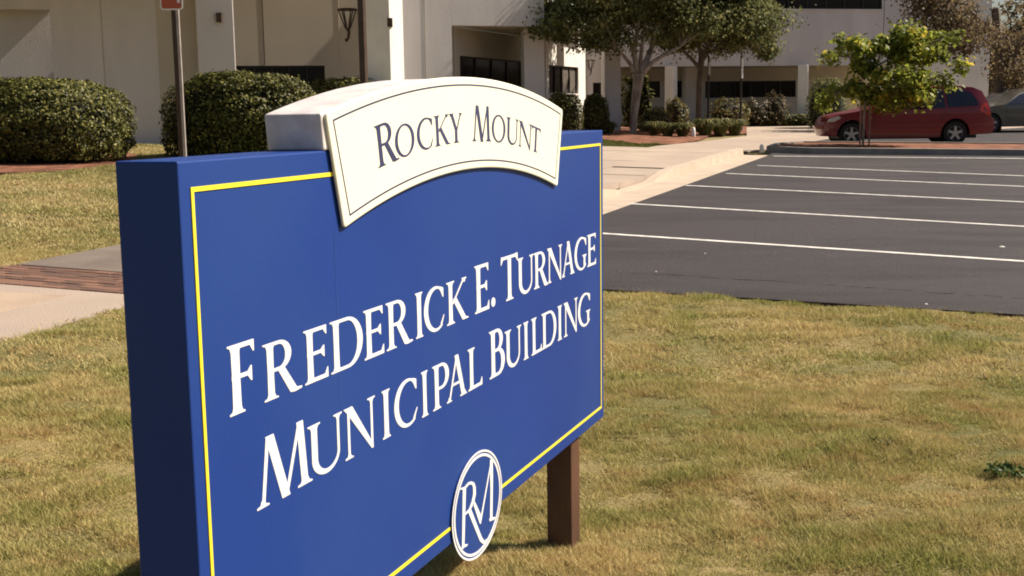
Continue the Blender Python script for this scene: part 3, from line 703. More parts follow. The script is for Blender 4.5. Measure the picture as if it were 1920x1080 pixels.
# ------------------------------------------------------------------ hedges and shrubs
def hedge(name, cx_, cy_, rx, ry, h, n, size, mt, label, cat='bush', e=2.6, lump=.08, group=None, seed=0):
    z0 = gz(cx_, cy_); t = empty(name, (cx_, cy_, z0), label=label, cat=cat, group=group)
    d = RNG.normal(size=(n, 3)); d /= np.linalg.norm(d, axis=1, keepdims=True); d[:, 2] = np.where(d[:, 2] < -.6, -d[:, 2], d[:, 2])
    k = (np.abs(d)**e).sum(1)**(-1/e)
    lum = 1 + lump*(vnoise(d[:, 0]*4+seed, d[:, 2]*4+d[:, 1]*3, seed) - .5)*2 + .05*(vnoise(d[:, 0]*11, d[:, 2]*11+d[:, 1]*9, seed+5)-.5)*2
    rr = k*lum*(1 - .16*RNG.random(n)**1.8 + .05*(RNG.random(n) > .93)*RNG.random(n))
    P = np.stack([d[:, 0]*rx*rr, d[:, 1]*ry*rr, h*.40 + d[:, 2]*h*.60*rr], 1); P = P[P[:, 2] > .02]; dd = d[:len(P)]
    d2 = P - np.array([0, 0, h*.40]); d2 /= np.linalg.norm(d2, axis=1, keepdims=True)
    npmesh('foliage', leaf_quads(P, size, d2, .25), 4, mt, parent=t)
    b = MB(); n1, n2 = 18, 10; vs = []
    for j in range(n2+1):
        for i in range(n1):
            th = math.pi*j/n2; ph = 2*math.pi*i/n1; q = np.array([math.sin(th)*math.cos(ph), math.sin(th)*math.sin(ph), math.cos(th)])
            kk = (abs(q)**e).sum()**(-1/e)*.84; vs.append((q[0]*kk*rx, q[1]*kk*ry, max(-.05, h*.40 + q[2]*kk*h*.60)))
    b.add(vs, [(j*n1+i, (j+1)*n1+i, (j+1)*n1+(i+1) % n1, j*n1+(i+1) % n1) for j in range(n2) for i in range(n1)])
    b.build('core_shell', m_darkcore, t, smooth=True); return t  # closed dark shell behind the leaves, inner shade put into its colour
def hedge_px(name, pxl, pxr, ytop, ybase, label, n, size, mt=m_hedge, depth=1.0, Y=None, **k):
    pc = (pxl+pxr)/2; g = gp(pc, ybase) if Y is None else None; Yb = g.y if Y is None else Y
    rx = (pxr-pxl)/2/F_PX*Yb; ry = rx*depth; Yc = Yb + ry*.72
    rx = (pxr-pxl)/2/F_PX*Yc; xc = X(pc, Yc); h = zpx(ytop, pc, Yc) - gz(xc, Yc)
    return hedge(name, xc, Yc, rx, ry, h, n, size, mt, label, **k)
hedge_px('clipped_bush', -95, 241, 149, 306, 'big clipped green bush at the far left on red mulch', 30000, .08, depth=.75, seed=1, e=2.7)
hedge_px('clipped_bush', 315, 592, 136, 300, 'big clipped green bush behind the red sign pole and the blue sign', 28000, .08, depth=.7, seed=2, e=3.0)
hedge_px('clipped_bush', 560, 735, 147, 262, 'lower clipped bush beside the bronze lamp pole, top just showing over the sign', 9000, .075, depth=.6, seed=3)
hedge_px('clipped_bush', 1020, 1092, 176, 262, 'sunlit grey green clipped bush under the bright window', 5000, .07, m_hedge, depth=.7, Y=36.2, seed=4)
hedge_px('clipped_bush', 1090, 1142, 176, 256, 'dark clipped bush in the shade left of the square column behind the tree', 4000, .07, m_hedge, depth=.8, Y=38.6, seed=5)
m_yg = leafmat('yellow_green_leaves', (.07, .065, .02), (.20, .17, .06), (.30, .22, .09), .25, .5)
m_rose = leafmat('grey_green_leaves', (.04, .045, .02), (.13, .09, .04), (.34, .28, .22), .2, .5)
hedge_px('shrub', 1245, 1292, 186, 246, 'tall yellow green shrub in front of the sunlit column', 1600, .09, m_yg, Y=42.5, e=2, lump=.3, seed=6)
hedge_px('shrub', 1168, 1222, 140, 246, 'leafy dark green shrub growing behind the pale tree trunk', 1600, .16, m_hedge, Y=42.6, e=2, lump=.4, seed=7, depth=.5)
hedge_px('shrub', 1195, 1262, 205, 250, 'low olive shrub right of the pale tree trunk', 1800, .10, m_yg, Y=40.8, e=2, lump=.3, seed=8)
hedge_px('shrub', 1330, 1400, 188, 243, 'loose light green shrub behind the pale rail', 1500, .11, m_yg, Y=45, e=2, lump=.4, seed=9)
hedge_px('rose_bush', 1385, 1450, 188, 236, 'open pale rose bush right of the white edged sign post', 1300, .11, m_rose, Y=46.0, e=1.7, lump=.5, seed=10)
hedge_px('rose_bush', 1430, 1480, 176, 234, 'taller rose bush with a raised tip against the dark ribbon window', 1000, .11, m_rose, Y=46.2, e=1.6, lump=.5, seed=11)
hedge_px('low_hedge', 1395, 1545, 214, 238, 'low dark hedge along the foot of the recessed wall', 3000, .09, m_hedge, Y=46.4, e=2.6, seed=12, depth=.25)
hedge_px('shrub', 1512, 1588, 150, 240, 'round grey green shrub left of the red car', 2200, .11, m_tree, Y=44, e=2, lump=.3, seed=13)
def clump(px, py, r, h, label, n=420, mt=m_clump):
    g = gp(px, py); V = []
    a = RNG.random(n)*2*np.pi; r0 = r*.35*np.sqrt(RNG.random(n)); ln = h*RNG.uniform(.7, 1.15, n); lean = RNG.uniform(.2, 1.0, n)*r
    bx, by = np.cos(a)*r0, np.sin(a)*r0; wv = .022
    for k in range(n):
        e = Vector((math.cos(a[k]), math.sin(a[k]), 0)); s = Vector((-e.y, e.x, 0))*wv; p = Vector((bx[k], by[k], 0)); m1 = p + e*lean[k]*.45 + Vector((0, 0, ln[k]*.85)); tp = p + e*lean[k] + Vector((0, 0, ln[k]*.65))
        V += [p-s, p+s, m1+s*.8, m1-s*.8, m1-s*.8, m1+s*.8, tp+s*.1, tp-s*.1]
    t = empty('grass_clump', (g.x, g.y, g.z), label=label, cat='plant', group='arching grass clumps in the mulch bed')
    npmesh('blades', [tuple(v) for v in V], 4, mt, tone=np.repeat(RNG.random(n), 2), parent=t); return t
for i, (px, py, r, h, lb) in enumerate(((1228, 253, .42, .45, 'arching grass clump nearest the pale tree trunk'), (1252, 255, .38, .42, 'second grass clump from the pale tree trunk'), (1280, 256, .40, .45, 'grass clump left of the small white marker'),
        (1322, 254, .50, .55, 'grass clump just right of the small white marker'), (1350, 253, .5, .55, 'grass clump under the left end of the pale rail'), (1378, 251, .48, .5, 'rightmost grass clump under the pale rail'), (1140, 251, .35, .4, 'small grass clump at the foot of the square column'))):
    clump(px, py, r, h, lb)

# ------------------------------------------------------------------ trees
def tree(name, base, forks, crown, label, mt, bark, nleaf, lsize, nclump, crad, trunk_r, flat=.2, group=None, branch_r=.05, gap=0.0, drop=0.0):
    """base point; forks = list of polylines (first is trunk); crown = list of (centre, radii)"""
    base = Vector(base); t = empty(name, base, label=label, cat='tree', group=group)
    b = MB()
    for pl, r0, r1 in forks:
        P = [Vector(p) - base for p in pl]; n = len(P); b.tube(P, [r0 + (r1-r0)*i/(n-1) for i in range(n)], 9)
    tips = [Vector(pl[-1]) - base for pl, _, _ in forks[1:]] or [Vector(forks[0][0][-1]) - base]
    cc = []
    tot = sum(r[0]*r[1]*r[2] for _, r in crown)
    for c, r in crown:
        c = Vector(c) - base; k = max(3, int(nclump*r[0]*r[1]*r[2]/tot))
        for _ in range(k):
            d = Vector(RNG.normal(size=3)); d.normalize(); rr = random.random()**.38
            q = c + Vector((d.x*r[0]*rr, d.y*r[1]*rr, d.z*r[2]*rr)); cc.append(q)
            tp = min(tips, key=lambda z: (z-q).length)
            if random.random() < .6: b.tube([tp, (tp+q)/2 + Vector((0, 0, .08)), q], [branch_r*.5, branch_r*.32, branch_r*.12], 5)
    b.build('trunk', bark, t, smooth=True)
    cc = np.array([tuple(c) for c in cc]); idx = RNG.integers(0, len(cc), nleaf); s = crad*(0.6 + .8*RNG.random(len(cc)))[idx]
    P = cc[idx] + RNG.normal(size=(nleaf, 3))*s[:, None]*np.array([1, 1, .62]); P[:, 2] -= drop*RNG.random(nleaf)**2
    lift = (P - cc[idx]); lift /= np.linalg.norm(lift, axis=1, keepdims=True)+1e-6
    tn = np.clip(RNG.random(nleaf)*.75 + (RNG.random(len(cc))[idx]-.5)*.5 + .12, 0, 1)
    npmesh('crown', leaf_quads(P, lsize, lift*.6, flat, .6), 4, mt, tone=tn, parent=t); return t
def Q(px, py, Y): return at(px, py, Y)
# crape myrtle 1
Y = 38.6; g = gp(1188, 251); Y = g.y
tree('crape_myrtle', g, [
    ([Q(1187, 252, Y), Q(1189, 215, Y), Q(1193, 180, Y), Q(1197, 150, Y), Q(1196, 138, Y)], .10, .20),
    ([Q(1196, 142, Y), Q(1180, 118, Y), Q(1166, 100, Y-.3), Q(1155, 88, Y-.5)], .075, .035),
    ([Q(1196, 142, Y), Q(1188, 100, Y+.3), Q(1178, 65, Y+.3), Q(1150, 40, Y)], .09, .04),
    ([Q(1197, 142, Y), Q(1190, 95, Y-.2), Q(1196, 50, Y-.2), Q(1200, 10, Y)], .085, .035),
    ([Q(1200, 142, Y), Q(1212, 115, Y), Q(1222, 90, Y+.4), Q(1226, 50, Y+.4)], .13, .06),
    ([Q(1200, 146, Y), Q(1222, 118, Y-.2), Q(1250, 100, Y-.2), Q(1275, 88, Y)], .085, .04),
    ([Q(1200, 130, Y), Q(1203, 90, Y), Q(1208, 50, Y), Q(1215, 5, Y)], .07, .035)],
    [(Q(1080, 30, Y-.4), (1.75, 1.5, 1.15)), (Q(1175, 0, Y), (1.9, 1.6, 1.35)), (Q(1260, 35, Y+.3), (1.35, 1.3, 1.05)), (Q(1045, 60, Y-.6), (.7, .7, .36)), (Q(1110, 75, Y-.6), (.95, .8, .45)), (Q(1200, -70, Y), (2.6, 2, 1.2))],
    'spreading tree with pale multi stem trunk left of the two by the walkway', m_tree, m_palebark, 52000, .125, 230, .25, .2)
g = gp(1310, 250); Y = 41.2; g = Vector((X(1310, Y), Y, gz(X(1310, Y), Y)))
tree('crape_myrtle', g, [
    ([Q(1309, 246, Y), Q(1310, 200, Y), Q(1311, 160, Y), Q(1314, 122, Y), Q(1316, 108, Y)], .095, .11),
    ([Q(1312, 128, Y), Q(1298, 112, Y), Q(1284, 98, Y), Q(1270, 86, Y)], .07, .04),
    ([Q(1316, 112, Y), Q(1312, 90, Y), Q(1306, 60, Y), Q(1300, 30, Y)], .09, .05),
    ([Q(1317, 112, Y), Q(1330, 96, Y), Q(1352, 92, Y), Q(1378, 82, Y)], .08, .04),
    ([Q(1317, 108, Y), Q(1330, 80, Y), Q(1350, 50, Y), Q(1380, 20, Y)], .08, .04)],
    [(Q(1330, 30, Y), (1.7, 1.5, 1.35)), (Q(1410, 40, Y), (1.25, 1.2, 1.15)), (Q(1425, 85, Y), (.72, .7, .42)), (Q(1350, -50, Y), (2.1, 1.8, 1.2)), (Q(1275, 60, Y), (.8, .8, .6))],
    'darker spreading tree with a thin trunk behind the sign posts', m_tree, m_bark, 46000, .13, 200, .26, .15)
# young tree in the island in front of the car
Y = 30.9; g = Vector((X(1620, Y), Y, gz(X(1620, Y), Y) + .1))
cr = []
for px, py, rx, rz in ((1575, 72, .42, .14), (1620, 88, .55, .17), (1556, 104, .38, .07), (1700, 62, .60, .18), (1772, 66, .5, .10), (1668, 85, .6, .22), (1720, 100, .65, .2), (1782, 118, .42, .08), (1640, 118, .5, .2), (1690, 140, .7, .22), (1755, 150, .5, .15), (1600, 165, .62, .16), (1650, 172, .6, .2), (1550, 184, .38, .08), (1715, 178, .62, .15), (1665, 195, .42, .12), (1735, 90, .5, .2)):
    cr.append((Q(px, py, Y + random.uniform(-.6, .6)), (rx, rx, rz)))
tree('young_tree', g, [
    ([g, Q(1620, 220, Y), Q(1624, 180, Y), Q(1640, 130, Y), Q(1655, 90, Y)], .028, .022),
    ([Q(1622, 190, Y), Q(1600, 175, Y-.2), Q(1565, 180, Y-.2)], .025, .012), ([Q(1630, 150, Y), Q(1600, 110, Y), Q(1565, 100, Y)], .025, .01),
    ([Q(1640, 125, Y), Q(1615, 90, Y+.2), Q(1575, 72, Y+.2)], .025, .01), ([Q(1640, 125, Y), Q(1700, 95, Y), Q(1770, 70, Y)], .028, .01),
    ([Q(1632, 150, Y), Q(1700, 145, Y-.2), Q(1770, 150, Y-.2)], .025, .01), ([Q(1625, 185, Y), Q(1680, 180, Y), Q(1720, 180, Y)], .02, .01), ([Q(1655, 90, Y), Q(1700, 60, Y), Q(1720, 45, Y)], .022, .01)],
    cr, 'young broad leaved tree with yellowing leaves standing in front of the red car', m_redbud, m_palebark, 6800, .16, 150, .115, .03, flat=.8, branch_r=.02, drop=.22)
# stakes of the young tree
for px, lb in ((1612, 'left of the two thin stakes at the young tree'), (1629, 'right of the two thin stakes at the young tree')):
    q = gp(px, 282); MB().tube([(q.x, q.y, gz(q.x, q.y)), (q.x, q.y, zpx(196, px, q.y))], .022, 6).build('tree_stake', mat('stake_wood', (.30, .17, .13), (.22, .12, .09), 9, .8), label=lb, cat='stake')
# autumn trees at the right
def bigtree(px, Y, label, cr, nl, ls, mt, tr, ncl=160, crad=.5, cat=None):
    x = X(px, Y); g = Vector((x, Y, gz(x, Y)))
    f = [([g, g + Vector((.1, 0, 2.2)), g + Vector((-.1, .2, 4.2))], tr, tr*.7)]
    for c, r in cr[:6]:
        c = Vector(c); f.append(([g + Vector((0, .1, 3.2)), (g + Vector((0, 0, 4)))*.5 + c*.5, c], tr*.4, tr*.12))
    return tree('autumn_tree', g, f, cr, label, mt, m_bark, nl, ls, ncl, crad, tr, branch_r=.08)
Y = 43.0
bigtree(1868, Y, 'brown leaved tree overhanging the right end of the building', [(Q(1760, 20, Y), (1.5, 1.2, .9)), (Q(1820, 60, Y), (1.5, 1.2, .7)), (Q(1780, 75, Y), (1.3, 1, .55)), (Q(1740, -10, Y), (1.4, 1.2, .7)), (Q(1900, 110, Y), (.8, 1.0, 1.1)), (Q(1905, 160, Y), (.7, 1, 1))], 11000, .13, m_brownleaf, .2, 150, .30)
Y = 60
bigtree(1900, Y, 'large brown green tree behind the grey car', [(Q(1900, 165, Y), (1.5, 2, 2.2)), (Q(1950, 120, Y), (2.4, 2, 2.2)), (Q(1905, 200, Y), (1.6, 2, 1.4)), (Q(1990, 60, Y), (3, 2, 3))], 13000, .26, m_brownleaf, .3, 150, .45)
Y = 72
m_bgl = leafmat('olive_leaves', (.035, .038, .015), (.10, .095, .035), (.15, .11, .05), .2, .6)
bigtree(1830, Y, 'olive green tree farthest back at the right edge', [(Q(1800, 110, Y), (3.4, 2, 2.6)), (Q(1890, 150, Y), (3.4, 2, 2.6)), (Q(1990, 120, Y), (4, 2, 4)), (Q(1880, 190, Y), (5, 2, 2.0)), (Q(1990, 190, Y), (4, 2, 2.4))], 20000, .34, m_bgl, .35, 170, .55)

# ------------------------------------------------------------------ poles and small signs
def pole_sign():
    Yp = 15.6; x = X(338, Yp); z0 = gz(x, Yp)
    t = empty('road_sign', (x, Yp, z0), label='small red sign with white border on a brown channel post behind the big blue sign', cat='sign')
    zt = zpx(-60, 336, Yp) - z0; b = MB()
    b.box((-.045, -.02, -.1), (.012, .025, zt)); fixn(b.build('post', m_bronze, t))
    fixn(MB().box((.012, -.024, -.1), (.046, .020, zt)).build('pale_strip', m_galv, t))  # paler strip along the right side of the post
    za = zpx(19, 333, Yp) - z0; zb = za + .46; xa, xb = X(312, Yp) - x, X(354, Yp) - x
    def rr(x0, x1, z0_, z1_, r):
        P = []
        for cx_, cz, a0 in ((x1-r, z0_+r, -90), (x1-r, z1_-r, 0), (x0+r, z1_-r, 90), (x0+r, z0_+r, 180)):
            for k in range(5): a = math.radians(a0+22.5*k); P.append((cx_+r*math.cos(a), cz+r*math.sin(a)))
        return P
    def plate(P, y0, y1, name, m):
        n = len(P); b = MB(); b.add([(p[0], y0, p[1]) for p in P] + [(p[0], y1, p[1]) for p in P], [tuple(range(n)), tuple(range(n, 2*n))[::-1]] + [(i, n+i, n+(i+1) % n, (i+1) % n) for i in range(n)])
        return fixn(b.build(name, m, t))
    plate(rr(xa, xb, za, zb, .04), -.032, -.026, 'plate', m_letter); plate(rr(xa+.018, xb-.018, za+.018, zb-.018, .028), -.036, -.0325, 'face', m_signred)
    fixn(MB().box((.04, -.040, za+.085), (.075, -.0365, za+.2)).build('mark', m_letter, t))
    return t
pole_sign()
Yp = 24.0; x = X(684, Yp); z0 = gz(x, Yp)
t = empty('lamp_post', (x, Yp, z0), label='tall square bronze lamp pole rising behind the cream tablet', cat='lamp post')
fixn(MB().box((-.062, -.062, 0), (.062, .062, 6.4), T=lambda p: Matrix.Rotation(-.36, 3, 'Z') @ p).build('pole', m_bronze, t, bevel=.012))
fixn(MB().box((-.14, -.14, -.05), (.14, .14, .12)).build('base', m_bronze, t, bevel=.01)); fixn(MB().box((-.3, -.25, 6.4), (.3, .25, 6.62)).build('lamp_head', m_bronze, t, bevel=.02))
def thinpost(px, ytop, ybot, Y, pl, label, wpl=.10, m=m_letter, r=.035):
    x = X(px, Y); z0 = gz(x, Y); t = empty('sign_post', (x, Y, z0), label=label, cat='sign')
    MB().tube([(0, 0, -.05), (0, 0, zpx(ytop, px, Y)-z0)], r, 8).build('post', m_frame, t)
    za, zb = zpx(pl[1], px, Y)-z0, zpx(pl[0], px, Y)-z0
    fixn(MB().box((-.25, -.008, za), (.25, .008, zb), T=lambda p: Matrix.Rotation(R_(74), 3, 'Z') @ p + Vector((.02, -.045, 0))).build('plate', m, t))
thinpost(1389, 104, 236, 41.5, (110, 147), 'dark post with a white edged plate in front of the ribbon window')
thinpost(1328, 104, 246, 41.0, (118, 141), 'dark sign post just right of the second tree trunk', m=m_galv)
thinpost(1313, 130, 246, 42.2, (134, 146), 'sign post with a small pale plate against the second tree trunk', r=.02)
# pale rail
Yp = 41.6; a_, b_ = at(1332, 226, Yp), at(1396, 226, Yp); z0 = gz(a_.x, Yp)
t = empty('garden_bench', (a_.x, Yp, z0), label='pale low garden bench seen edge on among the grass clumps', cat='bench')
fixn(MB().box((0, 0, a_.z-z0-.04), (b_.x-a_.x, .4, a_.z-z0+.02)).build('seat', m_grime, t, bevel=.01))
for k in (.06, .92):
    xx = (b_.x-a_.x)*k; fixn(MB().box((xx-.05, .04, -.05), (xx+.05, .36, a_.z-z0-.042)).build('leg', m_grime, t, bevel=.01))
for px, py, s, h, lb in ((1300, 257, .07, .30, 'small white marker at the edge of the mulch bed'), (1428, 286, .06, .20, 'small white marker on the corner of the island kerb')):
    q = gp(px, py); b = MB(); b.lathe([(s*.8, 0), (s, h*.1), (s*.85, h*.75), (s*.5, h*.95), (s*.15, h)], (0, 0, 0), 10)
    o = b.build('marker', m_letter, label=lb, cat='marker', smooth=True); o.location = (q.x, q.y, gz(q.x, q.y) + (.0 if px < 1400 else .0))

# ------------------------------------------------------------------ cars
def car(name, loc, rz, L, Hh, Wd, outline, wheels, wr, windows, paint, label, lamps, belt=.95, roofin=.16, spokes=5, seams=()):
    t = empty(name, loc, rz, label=label, cat='car')
    # outline: list of (x, z) side view, clockwise from the front sill; wheel arches cut in
    O = list(outline); n = len(O)
    def hw(x, z):
        k = Wd/2; u = abs(x)/(L/2); k *= 1 - .17*max(0, (u-.72)/.28)**2
        if z > belt: k -= roofin*((z-belt)/(Hh-belt))**1.15*(Wd/1.8)
        if z < .45: k -= .05*(.45-z)/.3
        return k
    # resample edges
    R = []
    for i in range(n):
        a, c = Vector(O[i]), Vector(O[(i+1) % n]); m_ = max(1, int((c-a).length/.14))
        R += [tuple(a.lerp(c, k/m_)) for k in range(m_)]
    pts = [Vector(p) for p in R]; nb = len(pts)
    def inside(p):
        c = False; j = nb-1
        for i in range(nb):
            if (pts[i].y > p.y) != (pts[j].y > p.y) and p.x < (pts[j].x-pts[i].x)*(p.y-pts[i].y)/(pts[j].y-pts[i].y)+pts[i].x: c = not c
            j = i
        return c
    extra = []
    x = -L/2+.06
    while x < L/2:
        z = .25
        while z < Hh:
            p = Vector((x, z))
            if inside(p) and min((p-q).length for q in pts) > .07: extra.append(p)
            z += .13
        x += .16
    r = delaunay_2d_cdt(pts+extra, [], [list(range(nb))], 1, 1e-5); V, Fc = r[0], [tuple(f) for f in r[2]]
    b = MB(); nv = len(V)
    for s in (-1, 1):
        b.add([(p.x, s*hw(p.x, p.y), p.y) for p in V], [f if s < 0 else f[::-1] for f in Fc])
    m_ = 7
    for i in range(nb):
        p, q = pts[i], pts[(i+1) % nb]; vs = []
        for (a) in (p, q):
            k = hw(a.x, a.y)
            for j in range(m_+1):
                u = -1 + 2*j/m_; top = 1 if a.y > .7 else 0
                # bow of hood / roof / ends across the width
                e = (1-u*u)
                dz = .045*e*top; dx = (.10*e if abs(a.x) > L*.42 else 0)*(1 if a.x > 0 else -1)
                vs.append((a.x+dx, u*k, a.y+dz))
        b.add(vs, [(j, j+1, m_+1+j+1, m_+1+j) for j in range(m_)])
    import bmesh
    o = b.build('body', paint, t)
    bm = bmesh.new(); bm.from_mesh(o.data); bmesh.ops.remove_doubles(bm, verts=bm.verts, dist=.004); bmesh.ops.recalc_face_normals(bm, faces=bm.faces)
    for f in bm.faces: f.smooth = True
    bm.to_mesh(o.data); bm.free(); o.data.set_sharp_from_angle(angle=math.radians(50))
    def patch(poly, off, name, m, sides=(-1, 1), th=.0):
        for s in sides:
            P = [Vector(p) for p in poly]; k = len(P); b = MB()
            b.add([(p.x, s*(hw(p.x, p.y)+off), p.y) for p in P] + [(p.x, s*(hw(p.x, p.y)-.03), p.y) for p in P], [tuple(range(k)) if s < 0 else tuple(range(k))[::-1]] + [(i, (i+1) % k, k+(i+1) % k, k+i) for i in range(k)])
            fixn(b.build(name, m, t))
    for poly in windows: patch(poly, .02, 'window', m_carglass)
    for poly, m in lamps: patch(poly, .012, 'lamp', m)
    for (xa, za, xb, zb) in seams: patch([(xa, za), (xa+.012, za), (xb+.012, zb), (xb, zb)], .003, 'door_gap', m_black)
    for wx in wheels:
        for s in (-1, 1):
            yy = s*(Wd/2-.13)
            wl = empty('wheel', (wx, yy, wr)); wl.parent = t
            MB().lathe([(wr*.62, -.11), (wr*.93, -.11), (wr, -.07), (wr, .07), (wr*.93, .11), (wr*.62, .11)], (0, 0, 0), 32, axis='y').build('tyre', m_tyre, wl, smooth=True)
            b = MB(); yo = s*.095
            b.lathe([(wr*.66, yo*1.0), (wr*.60, yo*1.25), (wr*.55, yo*1.0), (wr*.52, yo*.3)], (0, 0, 0), 32, axis='y')
            b.lathe([(wr*.16, yo*.6), (wr*.16, yo*1.3), (wr*.08, yo*1.35)], (0, 0, 0), 16, axis='y')
            for k in range(spokes):
                a = 2*math.pi*k/spokes + .3; e = Vector((math.cos(a), 0, math.sin(a))); q = Vector((-e.z, 0, e.x))
                vs = [e*wr*.1-q*wr*.12, e*wr*.1+q*wr*.12, e*wr*.60+q*wr*.085, e*wr*.60-q*wr*.085]
                vs = [v+Vector((0, yo*1.02, 0)) for v in vs]+[v+Vector((0, yo*1.22, 0)) for v in vs]
                b.add(vs, [(0, 1, 2, 3), (4, 7, 6, 5), (0, 4, 5, 1), (1, 5, 6, 2), (2, 6, 7, 3), (3, 7, 4, 0)])
            fixn(b.build('rim', m_alloy, wl))
            MB().lathe([(wr*.64, s*.02), (wr*.62, s*.05)], (0, 0, 0), 24, axis='y').build('brake_disc', m_black, wl)
            if s == -1: pass
        fixn(MB().box((wx-wr*1.12, -Wd/2+.30, .3), (wx+wr*1.12, Wd/2-.30, wr*2.1)).build('wheel_well', m_black, t))
    fixn(MB().box((-L/2+.5, -Wd/2+.22, .20), (L/2-.5, Wd/2-.22, .36)).build('underbody', m_black, t))
    return t, hw
def arch(cx_, r, z0, n=12): return [(cx_+r*math.cos(math.pi*k/n), max(z0, .38+r*math.sin(math.pi*k/n)-.0)) for k in range(n+1)]
# red crossover, nose to the left (-x)
L_, H_, W_ = 5.0, 1.74, 1.95
out = [(-2.42, .30), (-2.50, .48), (-2.47, .70), (-2.36, .84), (-2.05, .95), (-1.55, 1.03), (-1.22, 1.10), (-.78, 1.35), (-.38, 1.55), (.05, 1.66), (.7, 1.72), (1.35, 1.73), (1.85, 1.69), (2.10, 1.58), (2.27, 1.28), (2.37, 1.02), (2.39, .80), (2.50, .72), (2.50, .46), (2.40, .32)]
out += [p for p in [(1.33+.43*math.cos(math.pi*k/12), .30+.49*math.sin(math.pi*k/12)) for k in range(13)]]
out += [(.88, .24), (-1.25, .24)]
out += [(-1.70+.43*math.cos(math.pi*k/12), .30+.49*math.sin(math.pi*k/12)) for k in range(13)]
cg = gp(1688, 268.5); th_ = R_(-8)
front, rear = gp(1527, 266), gp(1858, 266)
CYc = 33.5; cgx = X(1692, CYc)
redcar, _ = car('parked_car', (cgx, CYc, gz(cgx, CYc)), R_(-4), L_, H_, W_, out, (-1.70, 1.33), .35,
    [[(-1.0, 1.08), (-.72, 1.33), (-.36, 1.50), (-.12, 1.575), (-.06, 1.08)], [(.02, 1.08), (-.04, 1.59), (.40, 1.63), (.95, 1.64), (1.02, 1.10)], [(1.10, 1.11), (1.04, 1.64), (1.50, 1.62), (1.78, 1.52), (1.96, 1.28), (1.98, 1.16)]],
    m_carred, 'red crossover car parked side on behind the young tree', [([(2.02, 1.02), (2.10, 1.20), (2.24, 1.24), (2.33, 1.02), (2.34, .84), (2.22, .88)], m_tail), ([(-2.42, .72), (-2.36, .82), (-2.10, .91), (-2.02, .84), (-2.2, .74)], m_lamp)],
    belt=1.05, roofin=.20, seams=((-.06, .30, -.06, 1.07), (.92, .72, 1.02, 1.07), (-1.08, .5, -1.04, 1.05), (-.40, .94, -.26, .94), (.70, .96, .84, .96)))
redcar.scale = (.895, .9, .895)
# grey sedan, front half in view
out2 = [(-2.2, .28), (-2.32, .46), (-2.28, .66), (-2.1, .76), (-1.5, .88), (-1.0, .94), (-.35, 1.30), (.1, 1.42), (.8, 1.42), (1.3, 1.30), (1.75, 1.02), (2.2, .96), (2.3, .8), (2.32, .5), (2.2, .32)]
out2 += [(1.38+.38*math.cos(math.pi*k/12), .28+.40*math.sin(math.pi*k/12)) for k in range(13)] + [(.95, .22), (-1.0, .22)] + [(-1.42+.38*math.cos(math.pi*k/12), .28+.40*math.sin(math.pi*k/12)) for k in range(13)]
Yc = 42.0; xc = X(1899, Yc)
car('parked_car', (xc, Yc, gz(xc, Yc)), R_(14), 4.64, 1.43, 1.8, out2, (-1.42, 1.38), .32,
    [[(-.85, .96), (-.32, 1.26), (.10, 1.36), (.15, .96)], [(.22, .96), (.18, 1.36), (.75, 1.36), (1.15, 1.25), (1.40, 1.0)]],
    m_cargrey, 'grey sedan at the right edge of the photo behind the red car', [([(-2.26, .60), (-2.1, .72), (-1.85, .78), (-1.9, .62)], m_lamp)], belt=.94, roofin=.24, seams=((.18, .35, .18, .94), (-.9, .5, -.9, .94)))

# ------------------------------------------------------------------ grass
def in_poly(x, y, P):
    c = np.zeros(len(x), bool); n = len(P); j = n-1
    for i in range(n):
        xi, yi, xj, yj = P[i][0], P[i][1], P[j][0], P[j][1]
        c ^= ((yi > y) != (yj > y)) & (x < (xj-xi)*(y-yi)/(yj-yi+1e-12)+xi); j = i
    return c
lotP = [(p[0], p[1]) for p in lot]
def acx(x, y): return x*D1.x+y*D1.y, x*D2.x+y*D2.y
def relief(x, y):
    return -.055 + .038*vnoise(x*1.3+3, y*2.2, 21) + .036*vnoise(x*3.6, y*5.6, 22) + .018*vnoise(x*9, y*12, 23) - .115*np.exp(-((x-.35)**2+(y-4.8)**2)/1.5)
def blades(x, y, hmin, hmax, wd, lean=.6):
    n = len(x); z = -.02*x + .026*y + relief(x, y) - .022
    cl = (vnoise(x*2.6, y*4.4, 3)*.55 + vnoise(x*8, y*11, 4)*.45)*1.6 - .35
    h = (hmin + (hmax-hmin)*np.clip(cl*1.3-.1, 0, 1))*RNG.uniform(.6, 1.15, n)
    a = RNG.random(n)*2*np.pi; la = vnoise(x*5, y*5, 9)*9 + RNG.normal(size=n)*2.0; ln = lean*h*RNG.uniform(.3, 2.2, n)
    s = np.stack([np.cos(a), np.sin(a), 0*a], 1)*(wd*RNG.uniform(.6, 1.3, n))[:, None]*.5
    P = np.stack([x, y, z + .02], 1); T = P + np.stack([np.cos(la)*ln, np.sin(la)*ln, h], 1)
    return np.stack([P-s, P+s, T], 1).reshape(-1, 3)
def scatter(n, y0, y1, xl, xr):
    y = np.sqrt(RNG.uniform(y0*y0, y1*y1, n)); x = RNG.uniform(xl, xr, n)*y; return x, y
pts = []
def lawnmask(x, y):
    a, c = acx(x, y); m_ = ~in_poly(x, y, lotP)
    m_ &= ~((c > cPathL) & (c < cPathR) & (a < a0 + .2)); m_ &= ~((c > cPathL) & (c < cK) & (a > a0)); return m_
gx = np.arange(-6.8, 11.5, .065); gy = np.arange(3.6, 14.6, .065); GX, GY = np.meshgrid(gx, gy)
gzv = -.02*GX + .026*GY + relief(GX, GY); nx_ = len(gx)
cen_x, cen_y = (GX[:-1, :-1]+.032).ravel(), (GY[:-1, :-1]+.032).ravel(); kk = lawnmask(cen_x, cen_y).reshape(GX[:-1, :-1].shape)
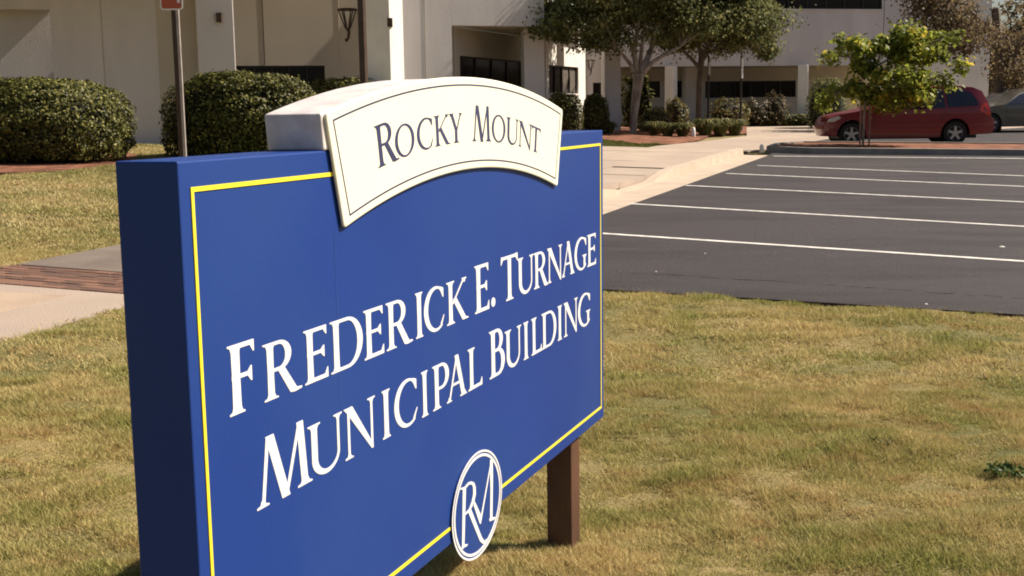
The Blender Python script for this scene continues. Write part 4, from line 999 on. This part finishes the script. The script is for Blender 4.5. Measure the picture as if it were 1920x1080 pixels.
jj, ii = np.nonzero(kk); a_ = jj*nx_+ii
b = MB(); b.v = [tuple(v) for v in np.stack([GX.ravel(), GY.ravel(), gzv.ravel()], 1).tolist()]; b.f = np.stack([a_, a_+1, a_+nx_+1, a_+nx_], 1).tolist(); b.m = [0]*len(b.f)
b.build('lawn', m_soil, smooth=True, kind='structure')
VV = []
for n, y0, y1, hm, hx, wd in ((560000, 3.7, 7.0, .008, .046, .0048), (640000, 7.0, 13.6, .010, .050, .0075)):
    x, y = scatter(n, y0, y1, -.47, .82); k = lawnmask(x + RNG.normal(size=len(x))*.035, y + RNG.normal(size=len(x))*.035); VV.append(blades(x[k], y[k], hm, hx, wd))
V1 = np.concatenate(VV); npmesh('lawn_grass', V1, 3, m_grass, kind='stuff', label='short dry mown grass with greener patches around the sign')
x, y = scatter(230000, 12.5, 31.5, -.46, -.24); k = lawnmask(x, y)
mb_ = [gp(-120, 334), gp(60, 325), gp(140, 318), gp(226, 309), gp(262, 290), gp(200, 281), gp(-120, 290)]
k &= ~in_poly(x, y, [(p.x, p.y) for p in mb_])
npmesh('lawn_grass', blades(x[k], y[k], .02, .06, .016), 3, m_lawn2, kind='stuff', label='pale dry lawn beyond the brick path on the left')
x, y = scatter(60000, 24, 37, .04, .13); a, c = acx(x, y); k = (c < cPathL + 0) | (a > aEnd + 1)
bad = [gp(1040, 262), gp(1130, 262), gp(1210, 271), gp(1262, 271), gp(1312, 262), gp(1330, 254), gp(1400, 250), gp(1400, 236), gp(1040, 240)]
wk = [gp(1180, 283), gp(1230, 274), gp(1330, 264), gp(1400, 255), gp(1400, 238), gp(1900, 232), gp(1640, 246), gp(1545, 262), gp(1490, 270), gp(1440, 280), gp(1400, 284)]
k &= ~in_poly(x, y, [(p.x, p.y) for p in bad]) & ~in_poly(x, y, [(p.x, p.y) for p in wk]) & ~in_poly(x, y, lotP)
npmesh('lawn_grass', blades(x[k], y[k], .02, .05, .018), 3, leafmat('green_blades', (.06, .085, .015), (.16, .17, .04), None, .2, .6), kind='stuff', label='small green lawn patch between the walk and the mulch bed')
# weedy leaves in the lawn
def weeds(px, py, n, r, label):
    g = gp(px, py); a = RNG.random(n)*2*np.pi; rr = r*np.sqrt(RNG.random(n)); x = g.x+np.cos(a)*rr; y = g.y+np.sin(a)*rr
    t = empty('weed', (g.x, g.y, g.z), label=label, cat='plant')
    P = np.stack([np.cos(a)*rr, np.sin(a)*rr, -.01+.03*RNG.random(n)], 1); npmesh('leaves', leaf_quads(P, .035, None, .8), 4, leafmat('weed_leaves', (.035, .06, .015), (.09, .13, .03), None, .2, .5), parent=t)
weeds(1890, 882, 150, .10, 'dark green leafy weed in the lawn at the right edge'); weeds(1655, 830, 30, .06, 'small green weed in the lawn left of the big one')
